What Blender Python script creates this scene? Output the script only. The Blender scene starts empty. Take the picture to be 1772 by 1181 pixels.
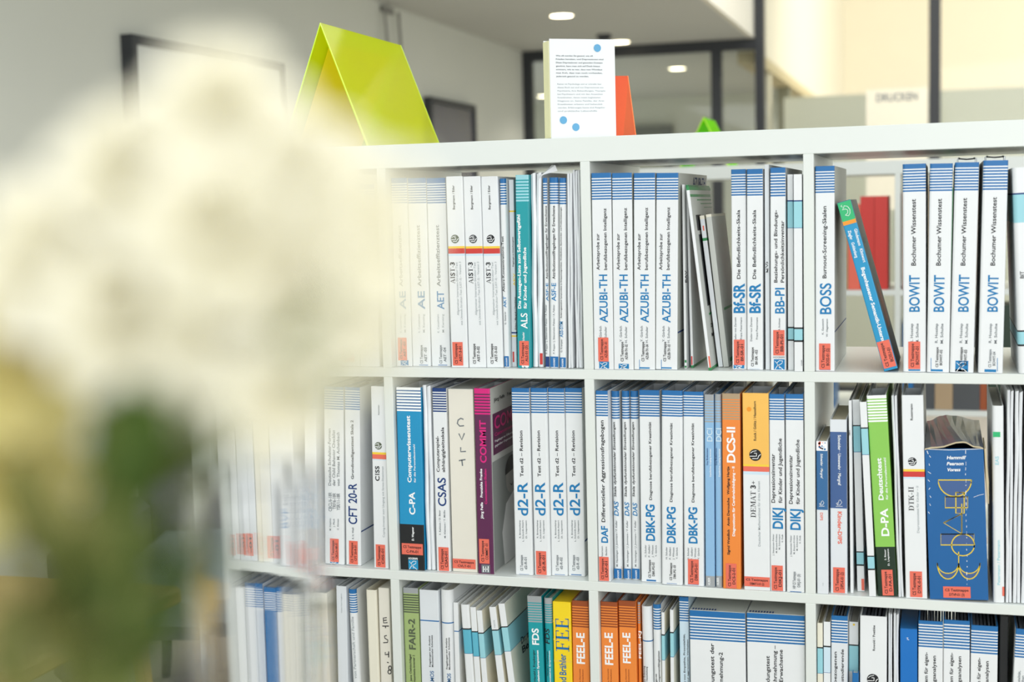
import bpy, math, random
from mathutils import Vector, Matrix
random.seed(7)
S = bpy.context.scene
COL = S.collection

# ------------------------------------------------------------------ camera
CAM = Vector((1.2828, -2.19877, 1.35564))
AX, AY, AZ = -0.0942107, 0.0250053, 0.2994716
FPX, PW, PH = 2432.35, 1772.0, 1181.0
RM = Matrix.Rotation(AZ, 3, 'Z') @ Matrix.Rotation(AX, 3, 'X') @ Matrix.Rotation(AY, 3, 'Y')
cd = bpy.data.cameras.new('camera')
cam = bpy.data.objects.new('camera', cd); COL.objects.link(cam)
cd.sensor_width = 36.0; cd.lens = FPX / PW * 36.0
cd.clip_start = 0.01; cd.clip_end = 100
cd.dof.use_dof = True; cd.dof.focus_distance = 2.33; cd.dof.aperture_fstop = 3.5
cam.matrix_world = Matrix.Translation(CAM) @ (RM @ Matrix.Rotation(math.pi / 2, 3, 'X')).to_4x4()
S.camera = cam

# ------------------------------------------------------------------ world, lights, exposure
S.view_settings.view_transform = 'Standard'; S.view_settings.look = 'None'
S.view_settings.gamma = 1.0; S.view_settings.use_curve_mapping = False
S.view_settings.exposure = 0.12
w = bpy.data.worlds.new('daylight'); S.world = w; w.use_nodes = True
w.node_tree.nodes['Background'].inputs[0].default_value = (0.94, 0.98, 1.0, 1)
w.node_tree.nodes['Background'].inputs[1].default_value = 0.95

def area(name, loc, target, sx, sy, power, col=(1, 1, 1)):
    l = bpy.data.lights.new(name, 'AREA'); l.shape = 'RECTANGLE'; l.size = sx; l.size_y = sy
    l.energy = power; l.color = col
    o = bpy.data.objects.new(name, l); COL.objects.link(o); o.location = loc
    d = Vector(target) - Vector(loc); o.rotation_euler = d.to_track_quat('-Z', 'Y').to_euler()
    return o
area('window_daylight', (3.2, -4.6, 2.1), (0.8, 0, 1.0), 4.2, 2.6, 100, (1.0, 1.0, 0.98))
area('window_daylight', (-2.6, -4.6, 2.0), (0.3, 0, 1.1), 2.6, 2.2, 70, (0.96, 0.99, 1.0))
area('hall_daylight', (4.8, 10.5, 4.3), (3.5, 14, 1.5), 4.0, 3.0, 420, (1.0, 0.94, 0.82))
area('skylight', (2.6, 4.2, 3.9), (2.4, 4.4, 0), 3.0, 4.0, 150, (1.0, 0.95, 0.86))

# ------------------------------------------------------------------ rays from photograph pixels to points on real planes
def ray(x, y):
    return RM @ Vector(((x - PW / 2) / FPX, 1.0, -(y - PH / 2) / FPX))
def on(axis, v, x, y):
    d = ray(x, y); t = (v - CAM[axis]) / d[axis]
    return CAM + d * t
def far(x, y, dist):
    return CAM + ray(x, y).normalized() * dist
ZK = {'A': (680, 270, 3.109), 'B': (1000, 270, 3.028), 'C': (1380, 260, 2.951), 'D': (540, 640, 3.109),
      'E': (860, 640, 3.029), 'F': (1200, 650, 2.953), 'G': (1400, 650, 2.882), 'H': (580, 980, 4.922),
      'I': (900, 1000, 4.43), 'J': (1280, 1020, 3.602), 'P': (0, 0, 1.0), 'K': (935, 60, 6.2188)}
def zp(k, x, y):
    a, b, s = ZK[k]; return (a + x / s, b + y / s)

# ------------------------------------------------------------------ materials
MATS = {}
def lin(h):
    h = h.lstrip('#'); o = []
    for i in (0, 2, 4):
        c = int(h[i:i + 2], 16) / 255
        o.append(c / 12.92 if c <= 0.04045 else ((c + 0.055) / 1.055) ** 2.4)
    return tuple(o)
def mat(name, hexc, rough=0.45, var=0.03, scale=30.0, bump=0.0, metal=0.0, spec=0.5, trans=0.0, emit=None, sss=0.0, alpha=None):
    if name in MATS: return MATS[name]
    m = bpy.data.materials.new(name); m.use_nodes = True; nt = m.node_tree
    b = nt.nodes['Principled BSDF']; c = lin(hexc)
    b.inputs['Roughness'].default_value = rough; b.inputs['Metallic'].default_value = metal
    b.inputs['Specular IOR Level'].default_value = spec
    if trans: b.inputs['Transmission Weight'].default_value = trans
    tc = nt.nodes.new('ShaderNodeTexCoord'); no = nt.nodes.new('ShaderNodeTexNoise')
    no.inputs['Scale'].default_value = scale; no.inputs['Detail'].default_value = 3
    nt.links.new(tc.outputs['Object'], no.inputs['Vector'])
    mx = nt.nodes.new('ShaderNodeMix'); mx.data_type = 'RGBA'
    mx.inputs[6].default_value = tuple(x * (1 - var) for x in c) + (1,)
    mx.inputs[7].default_value = tuple(min(1, x * (1 + var)) for x in c) + (1,)
    nt.links.new(no.outputs['Fac'], mx.inputs[0]); nt.links.new(mx.outputs[2], b.inputs['Base Color'])
    if bump:
        bp = nt.nodes.new('ShaderNodeBump'); bp.inputs['Strength'].default_value = bump; bp.inputs['Distance'].default_value = 0.002
        nt.links.new(no.outputs['Fac'], bp.inputs['Height']); nt.links.new(bp.outputs['Normal'], b.inputs['Normal'])
    if emit:
        b.inputs['Emission Color'].default_value = lin(hexc) + (1,); b.inputs['Emission Strength'].default_value = emit
    if alpha is not None: b.inputs['Alpha'].default_value = alpha
    MATS[name] = m; return m
PAL = {'W': ('spine_white', '#e8ebec'), 'b': ('spine_blue', '#1a6cab'), 'T': ('title_blue', '#0a7ab4'), 'n': ('navy', '#123a78'),
       'k': ('ink_black', '#15171c'), 'g': ('ink_grey', '#70777c'), 'l': ('ink_light_grey', '#a9b0b3'), 'R': ('sticker_red', '#e96f5a'),
       't': ('teal', '#0f9ba3'), 'Q': ('turquoise', '#9ad3dd'), 'q': ('deep_turquoise', '#5fb6cd'), 'y': ('yellow', '#f4cf3f'), 'Y': ('sun_yellow', '#f8d81c'),
       'r': ('stripe_red', '#cf3a34'), 'O': ('orange', '#f08a38'), 'o': ('amber', '#f39a28'), 'B': ('brown_orange', '#9a4a1e'),
       'm': ('magenta', '#d81b7c'), 'p': ('plum', '#5b1f4c'), 'G': ('fresh_green', '#8cc957'), 'd': ('bottle_green', '#16301f'),
       'S': ('silver_grey', '#a2a6a8'), 's': ('pale_blue', '#8fbbe0'), 'a': ('apricot', '#f6bf5c'), 'C': ('cyan_blue', '#1793c4'),
       'D': ('near_black', '#16191c'), 'v': ('sage_green', '#a3b877'), 'c': ('cream', '#ece8d6'), 'w': ('print_white', '#f8fafa'),
       'h': ('slate_blue', '#3f5f93'), 'K': ('box_cream', '#e6e2d5'), 'M': ('box_blue', '#0c6fc0'), 'F': ('emblem_green', '#2bb673'),
       'e': ('cool_white', '#dfe4e8'), 'u': ('steel_blue', '#336a9c'), 'x': ('dark_olive', '#55604a'), 'i': ('light_stripe', '#cfe3ef'),
       'z': ('kraft', '#b09878'), 'j': ('leaf_green', '#2d8a4e'), 'f': ('grey_cover', '#c9ccc6'), 'X': ('gold', '#e9cb2c'), 'V': ('dtv_blue', '#0f5f9e'),
       'U': ('dark_teal', '#2d8d94'), 'N': ('night_grey', '#4c4f52')}
def P(k):
    n, h = PAL[k]; return mat(n, h, 0.62 if k in 'kglRTn' else 0.4)
M_PAPER = mat('paper_edges', '#e9e6dc', 0.9, 0.1, 300)
M_OLDPAPER = mat('yellowed_paper_edges', '#d8ceb4', 0.9, 0.15, 300)
M_INNER = mat('grey_lining', '#8e9499', 0.6)
M_DARKPAPER = mat('grey_files', '#6f7680', 0.7, 0.3, 120)
M_METAL = mat('chrome', '#c8ccd0', 0.2, 0.02, metal=1.0)
M_SHELF = mat('white_foil', '#e2e7e2', 0.32, 0.015, 8)
M_CARD = mat('card_edge', '#cbbd9c', 0.9)

# ------------------------------------------------------------------ mesh helpers
class MB:
    def __init__(s): s.v = []; s.f = []; s.m = []; s.mats = []; s.smooth = False
    def mi(s, m):
        if m not in s.mats: s.mats.append(m)
        return s.mats.index(m)
    def face(s, pts, m):
        n = len(s.v); s.v += [tuple(p) for p in pts]; s.f.append(list(range(n, n + len(pts)))); s.m.append(s.mi(m))
    def box(s, x0, x1, y0, y1, z0, z1, m, bev=0.0):
        i = s.mi(m); n = len(s.v)
        if bev:
            b = min(bev, (x1 - x0) / 2.5, (y1 - y0) / 2.5, (z1 - z0) / 2.5)
            # chamfered box: 24 vertices
            vs = []
            for sx, X in ((-1, x0), (1, x1)):
                for sy, Y in ((-1, y0), (1, y1)):
                    for sz, Z in ((-1, z0), (1, z1)):
                        vs.append([(X, Y - sy * b, Z - sz * b), (X - sx * b, Y, Z - sz * b), (X - sx * b, Y - sy * b, Z)])
            idx = lambda c, k: n + c * 3 + k
            for c in vs: s.v += c
            def q(cs, k):
                s.f.append([idx(c, k) for c in cs]); s.m.append(i)
            q((0, 1, 3, 2), 0); q((4, 6, 7, 5), 0); q((0, 4, 5, 1), 1); q((2, 3, 7, 6), 1); q((0, 2, 6, 4), 2); q((1, 5, 7, 3), 2)
            def e(a, b_, k1, k2): s.f.append([idx(a, k1), idx(b_, k1), idx(b_, k2), idx(a, k2)]); s.m.append(i)
            for a, b_ in ((0, 1), (2, 3), (4, 5), (6, 7)): e(a, b_, 0, 1)
            for a, b_ in ((0, 2), (1, 3), (4, 6), (5, 7)): e(a, b_, 0, 2)
            for a, b_ in ((0, 4), (1, 5), (2, 6), (3, 7)): e(a, b_, 1, 2)
            for c in range(8): s.f.append([idx(c, 0), idx(c, 1), idx(c, 2)]); s.m.append(i)
            return
        s.v += [(x, y, z) for x in (x0, x1) for y in (y0, y1) for z in (z0, z1)]
        for a in ((0, 1, 3, 2), (4, 6, 7, 5), (0, 4, 5, 1), (2, 3, 7, 6), (0, 2, 6, 4), (1, 5, 7, 3)):
            s.f.append([n + k for k in a]); s.m.append(i)
    def ring_loft(s, rings, m, close=True, cap=False):
        n = len(s.v); k = len(rings[0])
        for r in rings: s.v += [tuple(p) for p in r]
        for i in range(len(rings) - 1):
            mm = m[i] if isinstance(m, list) else m
            for j in range(k if close else k - 1):
                a = n + i * k + j; b = n + i * k + (j + 1) % k
                s.f.append([a, b, b + k, a + k]); s.m.append(s.mi(mm))
        if cap:
            mm = m[0] if isinstance(m, list) else m
            s.f.append([n + j for j in range(k)][::-1]); s.m.append(s.mi(mm))
            mm = m[-1] if isinstance(m, list) else m
            s.f.append([n + (len(rings) - 1) * k + j for j in range(k)]); s.m.append(s.mi(mm))
    def tube(s, pts, r, m, seg=8):
        rings = []; pts = [Vector(p) for p in pts]
        for i, p in enumerate(pts):
            d = (pts[min(i + 1, len(pts) - 1)] - pts[max(i - 1, 0)]).normalized()
            a = d.orthogonal().normalized(); b = d.cross(a)
            if i and (a.dot(pa) < 0.2):
                a = (pa - d * pa.dot(d)).normalized(); b = d.cross(a)
            elif i:
                a = (pa - d * pa.dot(d)).normalized(); b = d.cross(a)
            pa = a
            rr = r[i] if isinstance(r, (list, tuple)) else r
            rings.append([p + (a * math.cos(t) + b * math.sin(t)) * rr for t in [2 * math.pi * q / seg for q in range(seg)]])
        s.ring_loft(rings, m, True, True)
    def disc(s, cx, cz, r, y, m, n=20, ry=None):
        ry = ry or r
        s.face([(cx + r * math.cos(2 * math.pi * k / n), y, cz + ry * math.sin(2 * math.pi * k / n)) for k in range(n)], m)
    def ribbon(s, pts, wd, y, m):
        # flat stroke in the XZ plane, painted print
        L = [Vector(p) for p in pts]; a = []; b = []
        for i, p in enumerate(L):
            d = (L[min(i + 1, len(L) - 1)] - L[max(i - 1, 0)])
            if d.length < 1e-9: d = Vector((1, 0))
            d.normalize(); nrm = Vector((-d.y, d.x)) * wd / 2
            a.append(p + nrm); b.append(p - nrm)
        for i in range(len(L) - 1):
            s.face([(a[i].x, y, a[i].y), (a[i + 1].x, y, a[i + 1].y), (b[i + 1].x, y, b[i + 1].y), (b[i].x, y, b[i].y)], m)
    def build(s, name, parent=None, loc=None, rot=None, smooth=False):
        me = bpy.data.meshes.new(name); me.from_pydata(s.v, [], s.f)
        for m in s.mats: me.materials.append(m)
        me.polygons.foreach_set('material_index', s.m)
        if smooth: me.polygons.foreach_set('use_smooth', [True] * len(s.f))
        me.update()
        o = bpy.data.objects.new(name, me); COL.objects.link(o)
        if parent is not None: o.parent = parent
        if loc is not None: o.location = loc
        if rot is not None: o.rotation_euler = rot
        return o
def tag(o, label=None, cat=None, group=None, kind=None):
    if label: o['label'] = label
    if cat: o['category'] = cat
    if group: o['group'] = group
    if kind: o['kind'] = kind
    return o
def empty(name, loc, rot=(0, 0, 0), label=None, cat=None, group=None):
    o = bpy.data.objects.new(name, None); COL.objects.link(o); o.location = loc; o.rotation_euler = rot
    o.empty_display_size = 0.05
    return tag(o, label, cat, group)
def fixn(o):
    import bmesh
    b = bmesh.new(); b.from_mesh(o.data); bmesh.ops.remove_doubles(b, verts=b.verts, dist=1e-6)
    bmesh.ops.recalc_face_normals(b, faces=b.faces); b.to_mesh(o.data); b.free(); return o

# ------------------------------------------------------------------ lettering as thin flat print
TC = {}
def raw_text(s, bold):
    k = (s, bold)
    if k in TC: return TC[k]
    c = bpy.data.curves.new('t', 'FONT'); c.body = s; c.size = 1.0; c.resolution_u = 2 if len(s) > 8 else 4
    c.offset = 0.028 if bold else 0.016
    o = bpy.data.objects.new('t', c); COL.objects.link(o)
    bpy.context.view_layer.update()
    dg = bpy.context.evaluated_depsgraph_get(); me = o.evaluated_get(dg).to_mesh()
    vs = [(v.co.x, v.co.y) for v in me.vertices]; fs = [list(p.vertices) for p in me.polygons]
    o.evaluated_get(dg).to_mesh_clear()
    COL.objects.unlink(o); bpy.data.objects.remove(o); bpy.data.curves.remove(c)
    TC[k] = (vs, fs); return TC[k]
CAPH = None
def rect(x0, y0, x1, y1): return [(x0, y0), (x1, y0), (x1, y1), (x0, y1)]
SERIF = {  # width, list of polygons, in a cap height of 1
 'F': (.72, [rect(.12, 0, .27, 1), rect(0, 0, .4, .05), rect(0, .95, .66, 1), rect(.6, .74, .66, 1), rect(.27, .48, .5, .53), rect(.46, .38, .51, .63)]),
 'E': (.78, [rect(.12, 0, .27, 1), rect(0, 0, .7, .05), rect(0, .95, .66, 1), rect(.6, .76, .66, 1), rect(.64, 0, .7, .26), rect(.27, .48, .5, .53), rect(.46, .38, .51, .63)]),
 'I': (.46, [rect(.14, 0, .29, 1), rect(.02, 0, .41, .05), rect(.02, .95, .41, 1)]),
 'T': (.76, [rect(.29, 0, .44, 1), rect(.17, 0, .56, .05), rect(.02, .95, .71, 1), rect(.02, .74, .07, 1), rect(.66, .74, .71, 1)]),
 'D': (.86, [rect(.12, 0, .27, 1), rect(0, 0, .42, .05), rect(0, .95, .42, 1)] + [[(.42 + .2 * math.cos(a), .5 + .45 * math.sin(a)), (.42 + .36 * math.cos(a), .5 + .5 * math.sin(a)), (.42 + .36 * math.cos(b), .5 + .5 * math.sin(b)), (.42 + .2 * math.cos(b), .5 + .45 * math.sin(b))] for a, b in [(-1.57 + i * .314, -1.57 + (i + 1) * .314) for i in range(10)]]),
 'M': (1.0, [rect(.1, 0, .15, 1), rect(0, 0, .25, .05), rect(0, .95, .22, 1), [(.12, 1), (.27, 1), (.5, .2), (.44, .05)], [(.44, .05), (.5, .2), (.74, 1), (.68, 1)], rect(.7, 0, .85, 1), rect(.6, 0, .96, .05), rect(.7, .95, .96, 1)]),
 'A': (.82, [[(.06, 0), (.12, 0), (.42, 1), (.36, 1)], [(.36, 1), (.44, 1), (.75, 0), (.58, 0)], rect(-.02, 0, .22, .05), rect(.48, 0, .82, .05), rect(.2, .3, .6, .36)]),
 'K': (.84, [rect(.1, 0, .25, 1), rect(0, 0, .36, .05), rect(0, .95, .36, 1), [(.25, .42), (.32, .42), (.7, 1), (.62, 1)], [(.36, .55), (.48, .62), (.78, 0), (.6, 0)], rect(.5, 0, .84, .05), rect(.54, .95, .8, 1)]),
 '-': (.4, [rect(.04, .3, .34, .4)]), '+': (.7, [rect(.05, .38, .6, .46), rect(.29, .14, .37, .7)]), ' ': (.35, [])}
def text_geo(s, style):
    global CAPH
    if CAPH is None:
        v, _ = raw_text('H', False); CAPH = max(p[1] for p in v) - min(p[1] for p in v)
    if 's' in style:
        x = 0; V = []; Fc = []
        for ch in s:
            if ch in SERIF:
                wd, polys = SERIF[ch]
                for pl in polys:
                    n = len(V); V += [(x + a, b) for a, b in pl]; Fc.append(list(range(n, n + len(pl))))
                x += wd
            else:
                v, f = raw_text(ch, True); n = len(V); mx = min(p[0] for p in v)
                V += [(x + (p[0] - mx) / CAPH * .9, p[1] / CAPH) for p in v]; Fc += [[n + q for q in ff] for ff in f]
                x += (max(p[0] for p in v) - mx) / CAPH * .9 + .08
        v = V; f = Fc
    else:
        v, f = raw_text(s, 'b' in style); v = [(a / CAPH, b / CAPH) for a, b in v]
    x0 = min(p[0] for p in v); x1 = max(p[0] for p in v)
    sh = .22 if 'i' in style else 0
    return [((a - x0) / (x1 - x0), b, sh * b) for a, b in v], f
def put_text(mb, s, p0, p1, cap, m, y, style=''):
    v, f = text_geo(s, style)
    p0 = Vector(p0); d = Vector(p1) - p0; L = d.length; d.normalize(); nrm = Vector((-d.y, d.x))
    i = mb.mi(m); n = len(mb.v)
    for a, b, c in v:
        q = p0 + d * (a * L + c * cap) + nrm * (b * cap)
        mb.v.append((q.x, y, q.y))
    for ff in f: mb.f.append([n + k for k in ff]); mb.m.append(i)

# ------------------------------------------------------------------ the shelf rows
H = 1.466; T = 0.039; C_ = 0.335; D_ = 0.016
B1 = H - T                     # underside of the top board
F1 = B1 - C_; F2 = F1 - D_ - C_; F3 = F2 - D_ - C_; F4 = F3 - D_ - C_
FLOORS = {1: F1, 2: F2, 3: F3, 4: F4}
CEIL = {1: B1, 2: F1 - D_, 3: F2 - D_}
PLACED = []

class Vol:
    """one book, binder, box or folder standing on a shelf board, spine towards the room"""
    def __init__(s, row, k, q, name, label, cat, kind='binder', base='W', depth=.275, rec=None, st=None, bands=(), side=None, sideband=(),
                 r=.0015, group=None, stc=('b', 'W'), inner=None, yaw=0.0, wmax=None, wrapbands=True, hmax=None, dx=0, sm=None):
        s.k = k; fl = FLOORS[row]; s.row = row
        xtl, xtr, yt, xbl, xbr, yb = q
        tx, ty = zp(k, (xtl + xtr) / 2 + dx, yt); bx, by = zp(k, (xbl + xbr) / 2 + dx, yb)
        if rec is None:
            rec = on(2, fl, bx, by).y if row < 3 else 0.012
            rec = min(max(rec, .002), .05)
        s.Y = rec
        pt = on(1, rec, tx, ty); pb = on(1, rec, bx, by)
        ang = math.atan2(pt.x - pb.x, pt.z - pb.z)
        if abs(ang) < 0.012 and len(label) and kind != 'x': ang *= 0.6
        a0, _ = zp(k, xtl, yt); a1, _ = zp(k, xtr, yt); c0, _ = zp(k, xbl, yb); c1, _ = zp(k, xbr, yb)
        w1 = on(1, rec, a1, ty).x - on(1, rec, a0, ty).x; w2 = on(1, rec, c1, by).x - on(1, rec, c0, by).x
        wd = (w1 + w2) / 2 * math.cos(ang)
        s.w = wd - .0006; s.ang = ang
        base_x = pb.x - (pb.z - fl) * math.tan(ang)
        lift = s.w / 2 * abs(math.sin(ang)) + .0004
        s.P0 = Vector((base_x, rec, fl + lift))
        s.h = min((pt.z - s.P0.z) / math.cos(ang), (CEIL[row] - fl - .004) / math.cos(ang) - lift)
        if hmax: s.h = hmax
        s.d = depth
        s.root = empty(name, s.P0, (0, ang, 0), label, cat, group)
        PLACED.append((row, base_x, s))
        s.shell(kind, base, st, bands, side, sideband, r, stc, inner, sm)
        s.print_ = MB(); s.ontop = 0
    def uv(s, x, y):
        a, b = zp(s.k, x, y); p = on(1, s.Y, a, b) - s.P0
        c, n = math.cos(s.ang), math.sin(s.ang)
        return (p.x * c - p.z * n, p.x * n + p.z * c)
    def vz(s, y):
        xm = (s.P0.x + math.tan(s.ang) * s.h / 2)
        # v of a picture height, taken on the spine's middle line
        lo, hi = -0.02, s.h + .02
        for _ in range(30):
            mid = (lo + hi) / 2
            pw = s.P0 + Vector((math.sin(s.ang) * mid, 0, math.cos(s.ang) * mid))
            dd = RM.transposed() @ (pw - CAM)
            py = PH / 2 - FPX * dd.z / dd.y
            if py > zp(s.k, 0, y)[1]: lo = mid
            else: hi = mid
        return (lo + hi) / 2
    def shell(s, kind, base, st, bands, side, sideband, r, stc, inner, sm):
        w, h, d = s.w, s.h, s.d; hw = w / 2
        B = []; cuts = {0.0, h}
        if st:
            y1, y2, n = st; z1 = s.vz(y1); z2 = s.vz(y2); stp = (z1 - z2) / (n - .5) if n else 1
            B.append((z1, h + 1, stc[0]))
            # alternating: light gap then dark line
            hgap = (z1 - z2) / (2 * n)
            for i in range(n):
                za = z1 - 2 * i * hgap
                B.append((za - hgap * .86, za, stc[1])); B.append((za - 2 * hgap, za - hgap * .86, stc[2] if len(stc) > 2 else stc[0]))
        nst = len(B)
        for a, b, c in bands: B.append((s.vz(b), s.vz(a) if a is not None else h + 1, c))
        SB = [(s.vz(b), s.vz(a), c) for a, b, c in sideband]
        for a, b, c in B + SB:
            for z in (a, b):
                if 0 < z < h: cuts.add(z)
        zs = sorted(cuts); z2 = [zs[0]]
        for z in zs[1:]:
            if z - z2[-1] > 1e-5: z2.append(z)
        zs = z2; zs[-1] = h
        def col(z, onside):
            c = base if not (onside and side) else side
            for q_, (a, b, cc) in enumerate(B):
                if a <= z <= b and not (onside and (q_ < nst or kind != 'folder')): c = cc
            if onside:
                for a, b, cc in SB:
                    if a <= z <= b: c = cc
            return P(c)
        r = min(r, hw * .95)
        def outer(hw_, y0, rr, t=0):
            pts = [(-hw_, d)]
            n = 6 if rr > .003 else 2
            for i in range(n + 1):
                a = math.pi / 2 * i / n
                pts.append((-hw_ + rr - rr * math.cos(a), y0 + rr - rr * math.sin(a)))
            for i in range(n + 1):
                a = math.pi / 2 * (1 - i / n)
                pts.append((hw_ - rr + rr * math.cos(a), y0 + rr - rr * math.sin(a)))
            pts.append((hw_, d)); return pts
        O = outer(hw, 0, r)
        mb = MB(); n0 = len(O)
        t = .0024 if kind == 'binder' else (.0012 if kind == 'folder' else .0018)
        t = min(t, hw * .35)
        sag = 0
        for z in zs: mb.v += [(x, y, z) for x, y in O]
        for i in range(len(zs) - 1):
            zc = (zs[i] + zs[i + 1]) / 2
            for j in range(n0 - 1):
                mid = abs(O[j][0] + O[j + 1][0]) / 2
                onside = (j == 0 or j == n0 - 2)
                mb.f.append([i * n0 + j, i * n0 + j + 1, (i + 1) * n0 + j + 1, (i + 1) * n0 + j]); mb.m.append(mb.mi(col(zc, onside)))
        if kind == 'box':
            k = (len(zs) - 1) * n0
            topc = P(side or (col(h - 1e-4, False) and base)) if inner is None else P(inner)
            mb.f.append([k + j for j in range(n0)]); mb.m.append(mb.mi(topc))
            mb.f.append([j for j in range(n0)][::-1]); mb.m.append(mb.mi(P(base)))
            mb.f.append([0, k, k + n0 - 1, n0 - 1]); mb.m.append(mb.mi(P(base)))
            o = mb.build('carton', s.root)
            # top flap seam
            fl = MB(); fl.box(-hw + .001, hw - .001, .001, .0025, h, h + .0006, P(inner or base)); fl.build('flap', s.root)
        else:
            I = outer(hw - t, t, max(r - t, .0002))
            I = I if len(I) == n0 else outer(hw - t, t, max(r - t, .0031 if r > .003 else .0002))
            inm = M_INNER if kind == 'binder' else P(base)
            b0 = len(mb.v)
            for z in (0, h): mb.v += [(x, y, z) for x, y in I]
            for j in range(n0 - 1):
                mb.f.append([b0 + j + 1, b0 + j, b0 + n0 + j, b0 + n0 + j + 1]); mb.m.append(mb.mi(inm))
            k = (len(zs) - 1) * n0
            topm = col(h - 1e-4, False)
            for j in range(n0 - 1):
                mb.f.append([k + j, k + j + 1, b0 + n0 + j + 1, b0 + n0 + j]); mb.m.append(mb.mi(topm))
                mb.f.append([j + 1, j, b0 + j, b0 + j + 1]); mb.m.append(mb.mi(topm))
            mb.f.append([0, k, b0 + n0, b0]); mb.m.append(mb.mi(topm))
            mb.f.append([k + n0 - 1, n0 - 1, b0 + n0 - 1, b0 + 2 * n0 - 1]); mb.m.append(mb.mi(topm))
            o = mb.build('cover', s.root)
            pb = MB(); g = t + .0003
            if kind == 'binder':
                if inner == 'files':
                    n = max(3, int(w / .006)); ww = (w - 2 * g) / n
                    for i in range(n):
                        x = -hw + g + i * ww
                        pb.box(x + .0003, x + ww * random.uniform(.55, .9), .012 + random.uniform(0, .006), d - .01, .003, h - .004 - random.uniform(.0, .008), M_DARKPAPER)
                    pb.build('file_sheets', s.root)
                elif w > .014:
                    # inner tray: two upright cheeks with a slot between, and papers deeper down
                    pb.box(-hw + g, hw - g, .018, d - .006, .003, h - .028, M_PAPER); pb.build('paper_stack', s.root)
                    tr = MB(); ww = hw - g
                    tr.box(-ww, -ww + .0012, .006, d - .03, h - .03, h - .002, P('e')); tr.box(ww - .0012, ww, .006, d - .03, h - .03, h - .002, P('e'))
                    tr.box(-ww + .0013, ww - .0013, .10, .1012, h - .027, h - .002, P('e')); tr.build('slip_tray', s.root)
                else:
                    pb.box(-hw + g, hw - g, .006, d - .006, .003, h - .012, M_PAPER); pb.build('paper_stack', s.root)
            else:
                drop = .003 if kind == 'book' else .007
                pb.box(-hw + g, hw - g, max(r * .6, t) + .001, d - .003, .002, h - drop, M_OLDPAPER if inner == 'old' else M_PAPER)
                pb.build('page_block', s.root)
    # ---- print on the spine
    def letter(s, txt, p0, p1, cap, c, style=''):
        m = MB(); put_text(m, txt, p0, p1, cap, P(c), -.00035, style); m.build('lettering', s.root); return s
    def flush(s, name):
        if s.print_.f: s.print_.build(name, s.root)
        s.print_ = MB()
    def t(s, txt, x, yb, yt, cap, c='k', style=''):
        """lettering that reads upwards: baseline at picture x, from yb up to yt"""
        ym = (yb + yt) / 2; u, _ = s.uv(x, ym); u2, _ = s.uv(x - cap, ym)
        return s.letter(txt, (u, s.vz(yb)), (u, s.vz(yt)), u - u2, c, style)
    def td(s, txt, x, yt, yb, cap, c='k', style=''):
        """lettering that reads downwards: baseline (left) at picture x, from yt down to yb; x taken at mid height"""
        ym = (yb + yt) / 2; u, _ = s.uv(x, ym); u2, _ = s.uv(x + cap, ym)
        return s.letter(txt, (u, s.vz(yt)), (u, s.vz(yb)), u2 - u, c, style)
    def th(s, txt, x0, x1, y, cap, c='k', style='', yy=-.00035):
        a = s.uv(x0, y); b = s.uv(x1, y); c2 = s.uv(x0, y - cap)
        return s.letter(txt, a, (b[0], a[1]), c2[1] - a[1], c, style)
    def rec(s, x0, y0, x1, y1, c, yy=-.0002):
        ym = (y0 + y1) / 2; a = s.uv(x0, ym)[0]; b = s.uv(x1, ym)[0]; hw = s.w / 2
        a = max(a, -hw + .0002); b = min(b, hw - .0002); z0 = s.vz(y1); z1 = s.vz(y0); z0 = max(z0, .0014)
        m = MB(); m.face([(a, yy, z0), (b, yy, z0), (b, yy, z1), (a, yy, z1)], P(c))
        if getattr(s, 'inl', 0) or len(s.print_.f): s.print_.face([(a, yy, z0), (b, yy, z0), (b, yy, z1), (a, yy, z1)], P(c))
        else: m.build('colour_patch', s.root)
        return s
    def ln(s, pts, wd, c, yy=-.0004):
        s.print_.ribbon([s.uv(x, y) for x, y in pts], wd, yy, P(c)); return s
    def poly(s, pts, c, yy=-.0003):
        s.print_.face([(u, yy, v) for u, v in [s.uv(x, y) for x, y in pts]], P(c)); return s
    def circ(s, x, y, r, c, yy=-.0003):
        u, v = s.uv(x, y); u2, _ = s.uv(x + r, y); s.print_.disc(u, v, u2 - u, yy, P(c)); return s
    def swirl(s, x, y, r, c='k'):
        """round publisher's emblem: dark disc with white strokes"""
        keep = s.print_; s.print_ = MB()
        s.circ(x, y, r, c)
        q = r / 10.0
        s.ln([(x - 9 * q, y + 2 * q), (x - 3 * q, y + 2 * q), (x + 2 * q, y + 2 * q), (x + 2 * q, y - 3 * q), (x - 2 * q, y - 3 * q)], .0011, 'w')
        s.ln([(x - 5 * q, y + 6 * q), (x + 4 * q, y + 6 * q), (x + 6 * q, y + 1 * q), (x + 9 * q, y - 1 * q)], .0011, 'w')
        s.ln([(x - 8 * q, y - 3 * q), (x - 4 * q, y - 6 * q), (x + 2 * q, y - 7 * q)], .0009, 'w'); s.flush('emblem'); s.print_ = keep; return s
    def hlogo(s, x0, y0, x1, y1, c='T'):
        """square emblem with a white knot"""
        keep = s.print_; s.print_ = MB()
        s.inl = 1; s.rec(x0, y0, x1, y1, c); s.inl = 0
        f = lambda a, b: (x0 + (x1 - x0) * a, y0 + (y1 - y0) * b)
        s.ln([f(.1, .9), f(.3, .6), f(.5, .5), f(.75, .35), f(.8, .15), f(.5, .12), f(.3, .3), f(.35, .55), f(.6, .7), f(.9, .95)], .0009, 'w')
        s.ln([f(.1, .15), f(.35, .45), f(.55, .8)], .0007, 'w'); s.flush('emblem'); s.print_ = keep; return s
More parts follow.
